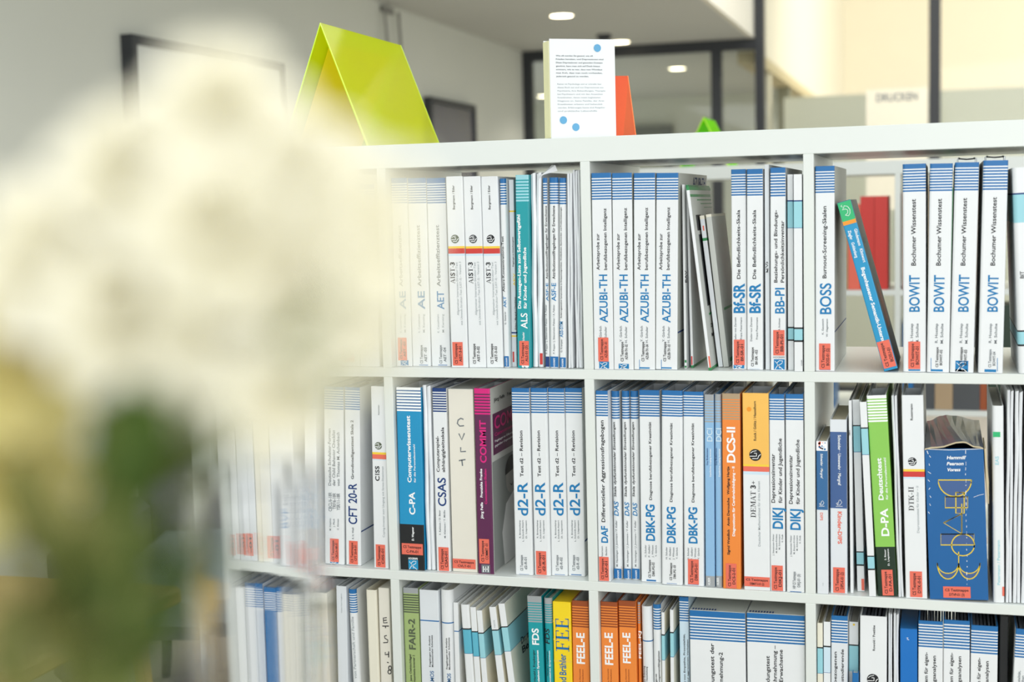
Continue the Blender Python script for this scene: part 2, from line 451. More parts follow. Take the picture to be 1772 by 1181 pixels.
    def sticker(s, x0, y0, x1, y1, l1, l2, horiz=False, c='R', tc='k'):
        ym = (y0 + y1) / 2; a = s.uv(x0, ym)[0]; b = s.uv(x1, ym)[0]; hw = s.w / 2
        a = max(a, -hw + .0004); b = min(b, hw - .0004); z0 = max(s.vz(y1), .001); z1 = s.vz(y0)
        mb = MB()
        if c: mb.box(a, b, -.0007, -.0004, z0, z1, P(c))
        mb2 = MB(); W = b - a; Hh = z1 - z0
        if horiz:
            put_text(mb2, l1, (a + W * .07, z0 + Hh * .58), (b - W * .07, z0 + Hh * .58), Hh * .24, P(tc), -.0009)
            put_text(mb2, l2, (a + W * .22, z0 + Hh * .17), (b - W * .22, z0 + Hh * .17), Hh * .24, P(tc), -.0009)
        else:
            put_text(mb2, l1, (a + W * .47, z0 + Hh * .07), (a + W * .47, z1 - Hh * .07), W * .27, P(tc), -.0009)
            put_text(mb2, l2, (a + W * .88, z0 + Hh * .16), (a + W * .88, z1 - Hh * .18), W * .26, P(tc), -.0009)
        if c:
            o = mb.build('shelfmark_sticker', s.root); mb2.build('sticker_lettering', o)
            if c == 'R': o['label'] = 'red shelfmark sticker'
        else: mb2.build('shelfmark_lettering', s.root)
        return s
    def end(s):
        s.flush('drawn_mark'); return s

# ================================================================== the setting
WX = -1.689; PY = 7.88; CZ = 2.5; EX = -0.03; SB = PY + 9.5
M_WALL = mat('painted_wall', '#d8dacf', 0.85, 0.02, 3)
M_CEIL = mat('painted_ceiling', '#c9cac4', 0.85, 0.02, 3)
M_BULK = mat('bulkhead_paint', '#f1eddd', 0.85, 0.02, 3)
M_FRAME = mat('anthracite_frame', '#2e3136', 0.5, 0.03)
M_FLOOR = mat('grey_carpet', '#a8a298', 0.95, 0.18, 260, 0.4)
M_LAMP = mat('lamp_glow', '#fff1cf', 0.5, 0.0, emit=9.0)
M_GLASS = bpy.data.materials.new('clear_pane'); M_GLASS.use_nodes = True
def mk_glass(m, col, ior=1.45, thin=True, tint=0.08):
    nt = m.node_tree; nt.nodes.clear(); out = nt.nodes.new('ShaderNodeOutputMaterial')
    tr = nt.nodes.new('ShaderNodeBsdfTransparent'); tr.inputs[0].default_value = col
    gl = nt.nodes.new('ShaderNodeBsdfGlossy'); gl.inputs['Roughness'].default_value = 0.03
    fr = nt.nodes.new('ShaderNodeFresnel'); fr.inputs[0].default_value = ior
    mx = nt.nodes.new('ShaderNodeMixShader'); nt.links.new(fr.outputs[0], mx.inputs[0])
    nt.links.new(tr.outputs[0], mx.inputs[1]); nt.links.new(gl.outputs[0], mx.inputs[2]); nt.links.new(mx.outputs[0], out.inputs[0])
mk_glass(M_GLASS, (0.93, 0.95, 0.94, 1), 1.25)

def slab(name, x0, x1, y0, y1, z0, z1, m, parent=None, kind='structure', bev=0):
    b = MB(); b.box(x0, x1, y0, y1, z0, z1, m, bev); o = b.build(name, parent)
    if kind and parent is None: o['kind'] = kind
    return o
slab('floor', WX - .2, 6.5, -6, SB + .2, -.1, 0, M_FLOOR)
slab('wall_left', WX - .15, WX, -6, PY, 0, CZ, M_WALL)
slab('ceiling', WX - .15, EX, 1.2, PY + 5, CZ, CZ + .12, M_CEIL)
slab('trim_1', EX, EX + .035, 1.2, PY, CZ, 4.6, M_BULK)            # bulkhead face above the low ceiling
slab('baseboard_left', WX, WX + .015, -6, PY, 0, .08, M_FRAME)
# room beyond the partition, left part
slab('wall_far', WX - 1.6, -.25, PY + 5, PY + 5.15, 0, CZ, M_WALL)
slab('wall_side', WX - 1.75, WX - 1.6, PY, PY + 5, 0, CZ, M_WALL)
slab('ceiling_side', WX - 1.75, WX - .15, PY, PY + 5, CZ, CZ + .12, M_CEIL)
# hall beyond the posts: gallery wall with a row of openings, ceiling and end wall
M_HALL = mat('hall_paint', '#f1ead9', 0.85, 0.02, 3); M_HALL2 = mat('hall_plaster', '#eae2cd', 0.85, 0.02, 3)
slab('wall_hall_left', -.12, .0, PY + .1, SB, 2.42, 5.2, M_HALL)
slab('trim_2', -.13, .02, PY + .1, SB, 2.34, 2.42, mat('hall_beam', '#cfc09b', .7))
slab('wall_hall_end', -.3, 6.5, SB, SB + .15, 0, 5.2, M_HALL)
slab('ceiling_hall', -.12, 6.5, PY + .1, SB + .15, 5.2, 5.3, M_HALL)
slab('wall_hall_parapet', .1, 6.4, PY + 1.0, PY + 1.1, 0, 2.15, mat('parapet_paint', '#f2eedc', .85, .02, 3))
y = PY + .9; n = 0
while y < SB - .6:
    slab('trim_%d' % (3 + n), -.1, .0, y, y + .16, 0, 2.34, mat('pier_grey', '#8d8b78', .8) if n % 2 else M_HALL2); n += 1; y += 1.45
# glazed partition with black frames
part = empty('glass_partition', (0, PY, 0)); part['kind'] = 'structure'
def bar(name, x0, x1, z0, z1, d=.06):
    return slab(name, x0, x1, -d / 2, d / 2, z0, z1, M_FRAME, part)
bar('frame_rail', WX, .01, CZ - .075, CZ - .0)
bar('frame_post', WX, WX + .07, .05, CZ - .075); bar('frame_post', -.30, -.225, .05, CZ - .075)
bar('frame_post', .012, .075, 0, 4.6, .09); bar('frame_post', 1.178, 1.255, 0, 4.6, .09); bar('frame_post', 3.3, 3.365, 0, 4.6, .09)
bar('frame_rail', WX, 3.3, 0, .05)
for x0, x1, z1 in ((WX + .07, -.30, CZ - .075), (-.225, .012, CZ - .075), (.075, 1.178, 4.6), (1.255, 3.3, 4.6)):
    slab('glass_pane', x0, x1, -.004, .004, .05, z1, M_GLASS, part)
# dark door with pale glass in the far wall, seen through the partition
dr = empty('door_1', (-.86, PY + 4.96, 0)); dr['kind'] = 'structure'
b = MB(); b.box(-.5, .5, -.04, .03, 1.93, 2.05, M_FRAME); b.box(-.5, -.42, -.04, .03, 0, 1.93, M_FRAME); b.box(.42, .5, -.04, .03, 0, 1.93, M_FRAME); b.build('door_frame', dr)
slab('door_leaf', -.42, .42, 0, .02, 0, 1.93, mat('door_glass', '#b9bcb4', .3), dr)
b = MB(); b.tube([(.3, -.05, 1.0), (.3, -.05, 1.2)], .012, M_METAL); b.build('door_handle', dr)
# grey framed opening left of it
dr = empty('door_2', (-1.95, PY + 4.95, 0)); dr['kind'] = 'structure'
b = MB(); g = mat('grey_frame', '#777a75', .6); b.box(-.45, .45, -.03, .02, 2.1, 2.2, g); b.box(-.45, -.36, -.03, .02, 0, 2.1, g); b.box(.36, .45, -.03, .02, 0, 2.1, g); b.build('door_frame', dr)
slab('door_leaf', -.36, .36, 0, .015, 0, 2.1, mat('pale_leaf', '#a9aa9a', .6), dr)
# red alarm plate on the far wall
p = on(1, PY + 4.93, 1196, 136)
o = empty('fire_alarm', p, label='small dark red alarm box high on the far wall behind the glass partition', cat='alarm')
b = MB(); b.box(-.055, .055, 0, .06, -.055, .055, mat('alarm_red', '#9c1320', .5), .006); b.build('housing', o)
b = MB(); b.box(-.025, .025, -.006, 0, -.025, .025, mat('alarm_dark', '#5c0a12', .5)); b.build('call_button', o)

# recessed downlights
def downlight(x, y, label):
    o = empty('ceiling_downlight', (x, y, CZ), label=label, cat='ceiling light', group='round recessed lights in the low ceiling')
    b = MB(); n = 28
    ro, ri = .085, .068
    for k in range(n):
        a0, a1 = 2 * math.pi * k / n, 2 * math.pi * (k + 1) / n
        c = lambda r, a, z: (r * math.cos(a), r * math.sin(a), z)
        b.face([c(ro, a0, 0), c(ro, a1, 0), c(ri, a1, -.006), c(ri, a0, -.006)], M_WALL)
    b.build('trim_ring', o)
    b = MB(); b.face([(ri * math.cos(2 * math.pi * k / n), ri * math.sin(2 * math.pi * k / n), -.0055) for k in range(n)], M_LAMP); b.build('lamp_disc', o)
    l = bpy.data.lights.new('downlight_beam', 'SPOT'); l.energy = 44; l.spot_size = 2.2; l.spot_blend = .8; l.shadow_soft_size = .06; l.color = (1, .94, .84)
    lo = bpy.data.objects.new('downlight_beam', l); COL.objects.link(lo); lo.parent = o; lo.location = (0, 0, -.03)
for px, py, lab in ((972, 26, 'round glowing downlight in the grey ceiling, the nearest and highest in the picture'),
                    (1072, 72, 'round glowing downlight in the grey ceiling touching the top corner of the white book'),
                    (1172, 118, 'round glowing downlight seen through the glass partition, left of the red alarm box')):
    q = on(2, CZ, px, py); downlight(q.x, q.y, lab)
q = on(2, CZ, 941, 166); downlight(q.x, min(q.y, PY + 4.6), 'round glowing downlight behind the glass, low beside the left edge of the standing white book')
# smoke detector
q = on(2, CZ, 1045, 60)
o = empty('smoke_detector', (q.x, q.y, CZ), label='small dark round detector on the ceiling beside the second downlight', cat='detector')
b = MB(); b.ring_loft([[(r * math.cos(t * .3927), r * math.sin(t * .3927), z) for t in range(16)] for r, z in ((.05, 0), (.05, -.02), (.03, -.04))], M_FRAME, True, True); b.build('housing', o)
b = MB(); b.ring_loft([[(r * math.cos(t * .7854), r * math.sin(t * .7854), z) for t in range(8)] for r, z in ((.012, -.04), (.01, -.046))], M_METAL, True, True); b.build('sensor_cap', o)

# framed board and screen on the left wall
def framed(name, y0, y1, z0, z1, label, cat, face, fw=.035, dp=.05):
    o = empty(name, (WX, (y0 + y1) / 2, z0), label=label, cat=cat)
    hy = (y1 - y0) / 2; h = z1 - z0
    b = MB(); b.box(0, dp, -hy, hy, 0, fw, M_FRAME); b.box(0, dp, -hy, hy, h - fw, h, M_FRAME)
    b.box(0, dp, -hy, -hy + fw, fw, h - fw, M_FRAME); b.box(0, dp, hy - fw, hy, fw, h - fw, M_FRAME); b.build('frame', o)
    b = MB(); b.box(.002, dp - .012, -hy + fw, hy - fw, fw, h - fw, face); b.build('panel', o)
    return o
framed('wall_board', 2.52, 3.8, 1.15, 2.045, 'pale board in a slim black frame on the left wall, mostly hidden by the flowers', 'board', mat('board_face', '#d9dcd6', .35))
sc = mat('screen_face', '#3a3f52', .25, .35, 3)
framed('wall_screen', 5.75, 6.6, 1.45, 2.03, 'dark switched-off screen in a black frame on the left wall behind the yellow stand', 'screen', sc)
# cable loop near the ceiling
o = empty('wall_bracket', (WX, 5.2, 2.35), label='thin grey wire loop hanging on the left wall near the ceiling', cat='bracket')
g = mat('wire_grey', '#8c8b84', .5)
b = MB(); b.box(0, .02, -.08, .08, .1, .135, g, .003); b.build('mount_plate', o)
b = MB(); b.tube([(.03, -.09, .12), (.05, -.10, -.15), (.05, .10, -.17), (.03, .12, .12)], .008, g); b.build('wire_loop', o)

# ================================================================== the cube shelf
def cube_shelf(x0, y0, label, group=None, mirror=False):
    W = 1.466; D = .39
    o = empty('cube_shelf', (x0, y0, 0), label=label, cat='shelf', group=group)
    def p(n, a, b_, c, d, bev=.0008): 
        m = MB(); m.box(a, b_, 0, D, c, d, M_SHELF, bev); return m.build(n, o)
    p('top_panel', 0, W, H - T, H); p('bottom_panel', 0, W, F4 - D_ - .025, F4)
    p('side_panel', 0, T, F4, H - T); p('side_panel', W - T, W, F4, H - T)
    for z in (F1, F2, F3): p('shelf_board', T, W - T, z - D_, z)
    for i in range(3):
        x = T + C_ + i * (C_ + D_)
        for z in (F1, F2, F3, F4): p('divider', x, x + D_, z, z + C_)
    return o
cube_shelf(0, 0, 'white cube shelf with four columns in sharp focus, full of test binders')
cube_shelf(.07, 2.02, 'white cube shelf standing behind, seen blurred through the gaps between the books')
# cardboard edge line is left out; levelling strip under the shelves
slab('trim_30', 0.01, 1.456, .01, .38, 0, F4 - D_ - .025, M_SHELF)
slab('trim_31', .08, 1.526, 2.03, 2.40, 0, F4 - D_ - .025, M_SHELF)

# ---- books on the rear shelf, seen through the gaps
def rear_book(x, fl, wd, h, c, label, st=None, lean=0, grp='blurred books on the shelf behind'):
    o = empty('rear_book', (x, 2.035, fl + .0005 + wd / 2 * abs(math.sin(lean))), (0, lean, 0), label, 'book', grp)
    b = MB(); hw = wd / 2 - .0005; b.box(-hw, hw, 0, .002, 0, h, P(c)); b.box(-hw, -hw + .002, .002, .2, 0, h, P(c)); b.box(hw - .002, hw, .002, .2, 0, h, P(c))
    if st:
        for a, e, cc in st: b.box(-hw, hw, -.0004, 0, h * a, h * e, P(cc))
    b.build('cover', o)
    b = MB(); b.box(-hw + .0022, hw - .0022, .004, .197, .003, h - .004, M_PAPER); b.build('page_block', o)
SH = .07
rows = [
 (1, 2, [(.035, .30, 'e', 'pale grey'), (.03, .27, 's', 'light blue'), (.022, .20, 'N', 'dark grey'), (.045, .23, 'N', 'charcoal'), (.04, .22, 'N', 'black-grey'), (.03, .25, 'c', 'cream'), (.03, .26, 'z', 'kraft brown')]),
 (1, 3, [(.04, .26, 'c', 'cream'), (.03, .24, 'z', 'brown'), (.035, .25, 'R', 'pale red'), (.04, .272, 'r', 'left bright red'), (.038, .272, 'r', 'right bright red'), (.034, .232, 'C', 'blue over white'), (.03, .2, 'K', 'ivory')]),
 (2, 2, [(.04, .29, 'c', 'cream'), (.05, .30, 'N', 'dark'), (.03, .27, 'e', 'grey-white'), (.035, .29, 'b', 'blue')]),
 (2, 3, [(.03, .25, 'b', 'blue'), (.06, .27, 'N', 'dark grey'), (.05, .31, 'z', 'tan'), (.075, .30, 'N', 'broad charcoal'), (.02, .3, 'B', 'rust brown'), (.07, .305, 'd', 'blackish green')]),
 (1, 1, [(.04, .3, 'W', 'white'), (.03, .28, 't', 'teal'), (.04, .3, 'e', 'off-white')]),
]
names = {1: 'upper', 2: 'second'}
for r, c, L in rows:
    x = SH + T + c * (C_ + D_) + .006 + (.02 if (r, c) == (1, 3) else .0)
    if (r, c) == (1, 2): x = SH + T + c * (C_ + D_) + .0
    if (r, c) == (1, 3): x = .95 + .0
    if (r, c) == (1, 3): x = SH + T + 2 * (C_ + D_) + .132
    if (r, c) == (1, 2): L = L[:4]
    for i, (wd, h, k, nm) in enumerate(L):
        st = ((.0, .6, 'W'), (.6, .64, 'y')) if nm.startswith('blue over') else None
        if (r, c) == (1, 3) and x + wd > 1.139: break
        rear_book(x + wd / 2, FLOORS[r], wd, h, k, 'blurred %s book on the %s board of the rear shelf, %s column' % (nm, names[r], ('first', 'second', 'third', 'fourth')[c]), st)
        x += wd
# right column of the rear shelf, upper board
x = 1.17
for wd, h, k, nm in ((.04, .28, 'r', 'dark red'), (.03, .3, 'z', 'beige'), (.04, .27, 'N', 'charcoal'), (.03, .29, 'j', 'green'), (.04, .3, 'd', 'dark green')):
    rear_book(x + wd / 2, FLOORS[1], wd, h, k, 'blurred %s book at the right end of the rear shelf, upper board' % nm); x += wd

# ---- grey lounge chair beyond the left end of the shelf
o = empty('lounge_chair', (-.55, 1.15, 0), (0, 0, .25), 'grey upholstered lounge chair, blurred, beyond the left end of the shelf', 'chair')
gf = mat('grey_upholstery', '#8b888f', .95, .08, 90, .3); gl = mat('grey_seat', '#9aa3a8', .95, .08, 90, .3)
b = MB(); b.box(-.36, .36, .25, .38, .28, .74, gf, .05); b.build('backrest', o)
b = MB(); b.box(-.30, .30, -.36, .25, .30, .46, gl, .05); b.build('seat', o)
for sx in (-1, 1):
    b = MB(); b.box(min(sx * .38, sx * .30), max(sx * .38, sx * .30), -.38, .25, .2, .56, gf, .03); b.build('armrest', o)
    for yy in (-.3, .3):
        b = MB(); b.tube([(sx * .3, yy, 0), (sx * .29, yy * .97, .3)], [.014, .02], M_FRAME); b.build('leg', o)
# ---- low wooden table beyond, left
o = empty('side_table', (-.74, .3, 0), label='light wooden side table, blurred, at the lower left behind the flowers', cat='table')
wd = mat('oak', '#c0a468', .55, .15, 12)
b = MB(); b.box(-.35, .35, -.3, .3, .47, .51, wd, .008); b.build('table_top', o)
for sx in (-1, 1):
    for sy in (-1, 1):
        b = MB(); b.tube([(sx * .3, sy * .25, 0), (sx * .27, sy * .22, .47)], [.015, .022], wd); b.build('leg', o)

# ================================================================== things on top of the shelf
def acrylic(name, hexc, edge):
    m = bpy.data.materials.new(name); m.use_nodes = True; nt = m.node_tree; nt.nodes.clear()
    out = nt.nodes.new('ShaderNodeOutputMaterial')
    c = lin(hexc)
    tr = nt.nodes.new('ShaderNodeBsdfTransparent'); tr.inputs[0].default_value = c + (1,)
    tl = nt.nodes.new('ShaderNodeBsdfTranslucent'); tl.inputs[0].default_value = c + (1,)
    df = nt.nodes.new('ShaderNodeBsdfDiffuse'); df.inputs[0].default_value = c + (1,)
    gl = nt.nodes.new('ShaderNodeBsdfGlossy'); gl.inputs['Roughness'].default_value = .04
    a = nt.nodes.new('ShaderNodeMixShader'); a.inputs[0].default_value = .5; nt.links.new(tl.outputs[0], a.inputs[1]); nt.links.new(df.outputs[0], a.inputs[2])
    b_ = nt.nodes.new('ShaderNodeMixShader'); b_.inputs[0].default_value = .45; nt.links.new(tr.outputs[0], b_.inputs[1]); nt.links.new(a.outputs[0], b_.inputs[2])
    g = nt.nodes.new('ShaderNodeMixShader'); g.inputs[0].default_value = .04; nt.links.new(b_.outputs[0], g.inputs[1]); nt.links.new(gl.outputs[0], g.inputs[2])
    nt.links.new(g.outputs[0], out.inputs[0]); return m
M_NEON = acrylic('neon_yellow_acrylic', '#ecf23e', None)
M_NEDGE = mat('neon_acrylic_edge', '#d9ff3a', .3, 0, spec=.6)
M_OR = acrylic('orange_acrylic', '#ffa468', None); M_OREDGE = mat('orange_acrylic_edge', '#ff8a4a', .3)
M_GR = acrylic('green_acrylic', '#a8ee20', None)
def tent(name, x, y0, half, hgt, dep, m, me, label, cat, t=.003, z0=H, rotz=0):
    o = empty(name, (x, y0, z0), (0, 0, rotz), label, cat)
    for sx in (-1, 1):
        b = MB(); e = .0015
        A = (sx * half, 0); B = (0.0, hgt)
        L = math.hypot(half, hgt); nx, nz = hgt / L * t, half / L * t
        prof = [(A[0], 0.0006), (A[0] - sx * nx * 1.04, 0.0006), (0, hgt - nz * 3.2), (0, hgt)]
        if name == 'acrylic_display_stand' and hgt > .15:
            prof[3] = (0, hgt)
        f0 = [(p[0], e, p[1]) for p in prof]; f1 = [(p[0], dep - e, p[1]) for p in prof]
        b.ring_loft([f0, f1], m, True, False); b.build('slanted_panel', o)
        for ya, yb in ((0, e), (dep - e, dep)):
            ed = MB(); ed.ring_loft([[(p[0], ya, p[1]) for p in prof], [(p[0], yb, p[1]) for p in prof]], me, True, True); ed.build('polished_edge', o)
    return o
t_ = tent('acrylic_display_stand', .2785, .006, .0795, .2085, .37, M_NEON, M_NEDGE, 'large neon yellow acrylic tent stand on top of the shelf beside the flowers', 'display stand')
# sheet of paper held inside the stand
b = MB(); nrm = .0796 / .2085
def inner_sheet(sx, y0, y1, z0, z1):
    b = MB(); q = lambda z: sx * (.0795 * (1 - z / .2085) - .0055)
    b.face([(q(z0), y0, z0), (q(z0), y1, z0), (q(z1), y1, z1), (q(z1), y0, z1)], mat('yellow_insert', '#f3d72c', .6)); return b
inner_sheet(-1, .05, .32, .012, .18).build('insert_sheet', t_)
tent('acrylic_display_stand', .645, .245, .05, .12, .11, M_OR, M_OREDGE, 'orange acrylic tent stand half hidden behind the standing white book', 'display stand', rotz=math.radians(-62))
tent('acrylic_display_stand', .585, 2.08, .075, .150, .22, M_GR, M_NEDGE, 'small bright green acrylic stand on the rear shelf, blurred', 'display stand')
# standing white book
q0 = on(1, .03, 957, 240)
o = empty('standing_book', (.714, .075, H), (0, 0, math.radians(34)), 'upright white book with blue dots and grey text standing on top of the shelf', 'book')
bw, bh, bt = .114, .163, .03
b = MB(); b.box(-bw / 2, bw / 2, 0, .0018, .0004, bh, P('W'), .0006); b.box(-bw / 2, bw / 2, bt + .0002, bt + .002, .0004, bh, P('W'), .0006)
b.box(bw / 2 - .002, bw / 2, .0018, bt + .0002, .0004, bh, P('W')); b.build('cover', o)
b = MB(); b.box(-bw / 2 - .001, bw / 2 - .002, .002, bt, .003, bh - .003, mat('cream_pages', '#ece9c0', .9, .05, 400)); b.build('page_block', o)
pr = MB()
def kq(x, y): return ((x - 475) / 720 * bw, (1118 - y) / 1045 * bh)
for x, y in ((640, 165), (250, 916), (386, 990)):
    u, v = kq(x, y); pr = MB(); pr.disc(u, v, .0063, -.0006, mat('dot_blue', '#5fa5cf', .5), 24); pr.build('blue_dot', o)
pr = MB()
L1 = ['Wie oft werden Sie gesund, wie oft', 'Frieden bereiten, und Depressionen sind', 'Diese Depressionen und gesunden Grenzen', 'gewinnt, kann man sich auf Dank hinaus', 'erinnern, wie es war, dass man Wortlaut', 'man froh, dass man noch vorhanden,', 'jederzeit gesund zu werden.']
for i, s_ in enumerate(L1):
    xe = [590, 705, 695, 665, 690, 690, 540][i]; u0, v = kq(182, 255 + i * 35.5); u1, _ = kq(xe, 0)
    put_text(pr, s_, (u0, v), (u1, v), .0024, P('g'), -.0005)
L2 = ['Rainer ist Psychologe und er schreibt hier', 'dieses Buch aus und von Depressionen aus', 'Psychiatrie, ihre Behandlungen, Therapie', 'bei Psychiatern und mit den Anzeichen', 'Krankheiten, deren meist begleiteten', 'Diagnose an. Seine Familie, der Arzt', 'Krankheiten erkennt und behandelt', 'werden. Erfahrungen heute sind Ratgeber', 'und praktische Lebenshilfe']
for i, s_ in enumerate(L2):
    xe = [680, 700, 720, 690, 665, 705, 685, 715, 625][i]; u0, v = kq(192, 548 + i * 35); u1, _ = kq(xe, 0)
    put_text(pr, s_, (u0, v), (u1, v), .0023, P('l'), -.0005)
pr.build('blurb_text', o)
# printing notice sheet standing far behind
p = on(1, 5.2, 1552, 235)
o = empty('notice_sheet', (p.x, 5.2, 0), label='pale notice board with a blurred grey heading, left of the right-hand dark post', cat='sign')
b = MB(); b.box(-.15, .15, 0, .012, 1.30, 1.905, mat('notice_white', '#ece6d2', .6)); b.build('board', o)
b = MB(); b.tube([(0, .02, .02), (0, .02, 1.6)], .012, M_METAL); b.build('pole', o)
b = MB(); b.box(-.16, .16, -.12, .16, 0, .02, M_FRAME, .004); b.build('base', o)
b = MB(); put_text(b, 'DRUCKEN', (-.10, 1.845), (.10, 1.845), .04, P('g'), -.001); b.build('heading', o)

# ================================================================== the volumes: upper row
ST8 = lambda a, b: (a, b, 8)
# column 1, partly behind the flowers
for i, (xt, xt2, xb, xb2) in enumerate(((-24, 76, 8, 104), (76, 178, 104, 205), (178, 281, 206, 311))):
    n = ['left', 'middle', 'right'][i]
    v = Vol(1, 'A', (xt, xt2, 119, xb, xb2, 1133), 'test_binder', '%s of three white blue-striped binders half dissolved behind the flower edge in the top row' % n, 'binder', st=ST8(148, 255), group='veiled white binders by the flowers')
    dx = (0, 105, 208)[i]
    v.t('AET' if i == 2 else 'AE', 66 + dx, 826, 728, 38, 'T').t('Arbeitseffizienztest', 43 + dx, 703, 372, 20, 'g')
    v.t('K. Conzelmann', 40 + dx, 952, 852, 11, 'l').t('M. Kersting', 66 + dx, 950, 852, 11, 'l')
    if i == 0: v.sticker(18, 978, 72, 1100, 'CS Testmappe', 'AET -01'); v.hlogo(34, 1100, 82, 1130)
    else: v.sticker(30 + dx, 1010, 85 + dx, 1126, 'CS Testmappe', 'AET -0%d' % (i + 2), c=None, tc='g'); v.rec(36 + dx, 1124, 84 + dx, 1133, 'b')
    v.end()
for i, (xt, xt2, xb, xb2) in enumerate(((283, 371, 313, 407), (373, 467, 408, 502), (469, 564, 503, 597))):
    v = Vol(1, 'A', (xt, xt2, 112, xb, xb2, 1140), 'boxed_test', '%s of three white boxes with a yellow and red stripe, top row' % ['left, red-stickered one', 'middle one', 'right one'][i], 'box', kind='box',
            bands=[(486, 498, 'y'), (498, 526, 'r'), (526, 538, 'i')], group='white boxes with yellow and red stripe')
    dx = (0, 97, 193)[i]
    v.t('Bergmann / Eder', 332 + dx, 288, 158, 12, 'k').swirl(334 + dx, 447, 22, ('x', 'N', 'k')[i])
    v.t('AIST-3', 333 + dx, 688, 572, 24, 'k', 's').t('Allgemeiner Interessen-Struktur-Test', 352 + dx, 858, 572, 11, 'l').t('mit Umwelt-Struktur-Test (UST-3) - Version 3', 371 + dx, 910, 570, 11, 'l')
    v.sticker(322 + dx, 1002, 377 + dx, 1128, 'CS Testmappe', 'AIST-3-0%d' % (i + 1), c='R' if i == 0 else None); v.end()
v = Vol(1, 'A', (566, 616, 122, 597, 634, 1140), 'test_folder', 'narrow rounded white binder with blue stripes right of the three striped boxes', 'binder', kind='folder', r=.005, st=ST8(148, 262))
v.t('AKT', 614, 816, 756, 20, 'T').t('Alters-Konzentrations-Test', 601, 732, 432, 15, 'k').t('G. Gatterer', 612, 908, 838, 11, 'g').rec(599, 1078, 630, 1138, 'b').t('HOGREFE', 619, 1130, 1086, 9, 'w').end()
v = Vol(1, 'A', (619, 655, 128, 636, 666, 1136), 'test_booklet', 'thin white booklet crossed by fine yellow bands left of the teal volume', 'booklet', kind='folder', base='e', r=.001, bands=[(294, 302, 'y'), (966, 974, 'y'), (948, 956, 'n')])
v.t('AKV', 658, 700, 632, 14, 'y').t('Fragebogen zu körperbezogenen', 648, 596, 436, 9, 'k').t('Ehlers / Margraf / Chambless', 662, 935, 760, 9, 'k').rec(640, 1054, 650, 1110, 'r').end()
v = Vol(1, 'A', (656, 732, 102, 671, 741, 1143), 'test_binder', 'teal binder with pale stripes and white lettering in the top row', 'binder', base='t', st=(128, 245, 7), stc=('Q', 't', 'Q'))
v.t('ALS', 724, 930, 846, 36, 'w').t('Die Aussagen-Liste zum Selbstwertgefühl', 687, 822, 316, 17, 'w', 'b').t('für Kinder und Jugendliche', 719, 822, 492, 17, 'w', 'b').t('Schauder', 708, 998, 948, 12, 'w')
v.sticker(681, 996, 733, 1128, 'CS Testmappe', 'ALS-01 (3)').hlogo(694, 1128, 732, 1142, 'w').end()
def sleeve(row, k, q, name, label, n=3, base='e', grp=None, wav=.0015, hfac=1.0, depth=.26):
    """soft white plastic sleeve folder with wavy leaves"""
    v = Vol(row, k, q, name, label, 'folder', kind='folder', base=base, r=.001, depth=depth, group=grp)
    for c in list(v.root.children):
        bpy.data.objects.remove(c)
    rnd = random.Random(hash((q[0], q[3])) % 999); w_ = v.w; m = mat('milky_sleeve', '#eceff2', .28, .04, 40, .25)
    for i in range(n):
        b = MB(); x0 = -w_ / 2 + w_ * (i + .08) / n; ww = w_ / n * .84; rings = []
        for j in range(9):
            z = .0006 + (v.h - .001) * j / 8; o_ = wav * math.sin(j * 1.3 + i * 2 + rnd.random()) * (0.4 if j < 2 else 1)
            o_ = max(min(o_, w_ * .04), -w_ * .04)
            top = .004 * rnd.random() if j == 8 else 0
            yy = .0012 * math.sin(j * 1.9 + i)
            rings.append([(x0 + o_, v.d, z - top), (x0 + o_, yy + .002, z - top), (x0 + ww / 2 + o_, yy, z - top * .5), (x0 + ww + o_, yy + .002, z - top * .2), (x0 + ww + o_, v.d, z)])
        b.ring_loft(rings, m, True, True); b.build('plastic_sleeve', v.root, smooth=False)
    return v
v = sleeve(1, 'A', (736, 800, 86, 750, 806, 1140), 'sleeve_folder', 'crumpled milky sleeve folder right of the teal binder', 2)
b = MB(); z = v.h
b.face([(v.w * .1, -.001, z - .014), (v.w * .45, -.002, z - .006), (v.w * 1.75, .004, z + .0105), (v.w * 1.35, .010, z + .011)], mat('milky_sleeve', '#eceff2'))
b.face([(v.w * .45, -.002, z - .006), (v.w * 2.0, .002, z + .001), (v.w * 1.75, .004, z + .0105)], mat('milky_sleeve', '#eceff2'))
b.build('torn_sleeve_corner', v.root)
v.rec(790, 1062, 806, 1122, 'r').end()
for i, (q, wtxt) in enumerate((((806, 835, 118, 822, 843, 1141), 0), ((836, 890, 116, 844, 890, 1143), 1))):
    v = Vol(1, 'A', q, 'test_folder', ['very thin blue-striped folder squeezed against the crumpled sleeve', 'narrow white blue-striped folder in the middle of three narrow ones'][i], 'binder', kind='folder', r=.002 if i == 0 else .005, st=ST8(146, 258))
    dx = (0, 41)[i]; cp = (11, 15)[i]
    v.t('Attributionsstilfragebogen für Erwachsene', 831 + dx, 663, 268, cp, 'k').t('ASF-E', 836 + dx, 782, 684, (13, 24)[i], 'T').t('P. Poppe / J. Stiensmeier-Pelster / A. Pelster', 829 + dx, 1065, 800, 9, 'g').rec(822 + i * 24, 1080, 842 + i * 48, 1141, 'n' if i == 0 else 'b')
    if i: v.t('HOGREFE', 872, 1134, 1088, 9, 'w')
    v.end()
v = Vol(1, 'A', (891, 930, 118, 894, 932, 1144), 'test_folder', 'narrow white blue-striped folder just left of the pale sleeve folders', 'binder', kind='folder', r=.004, st=ST8(146, 260), base='W')
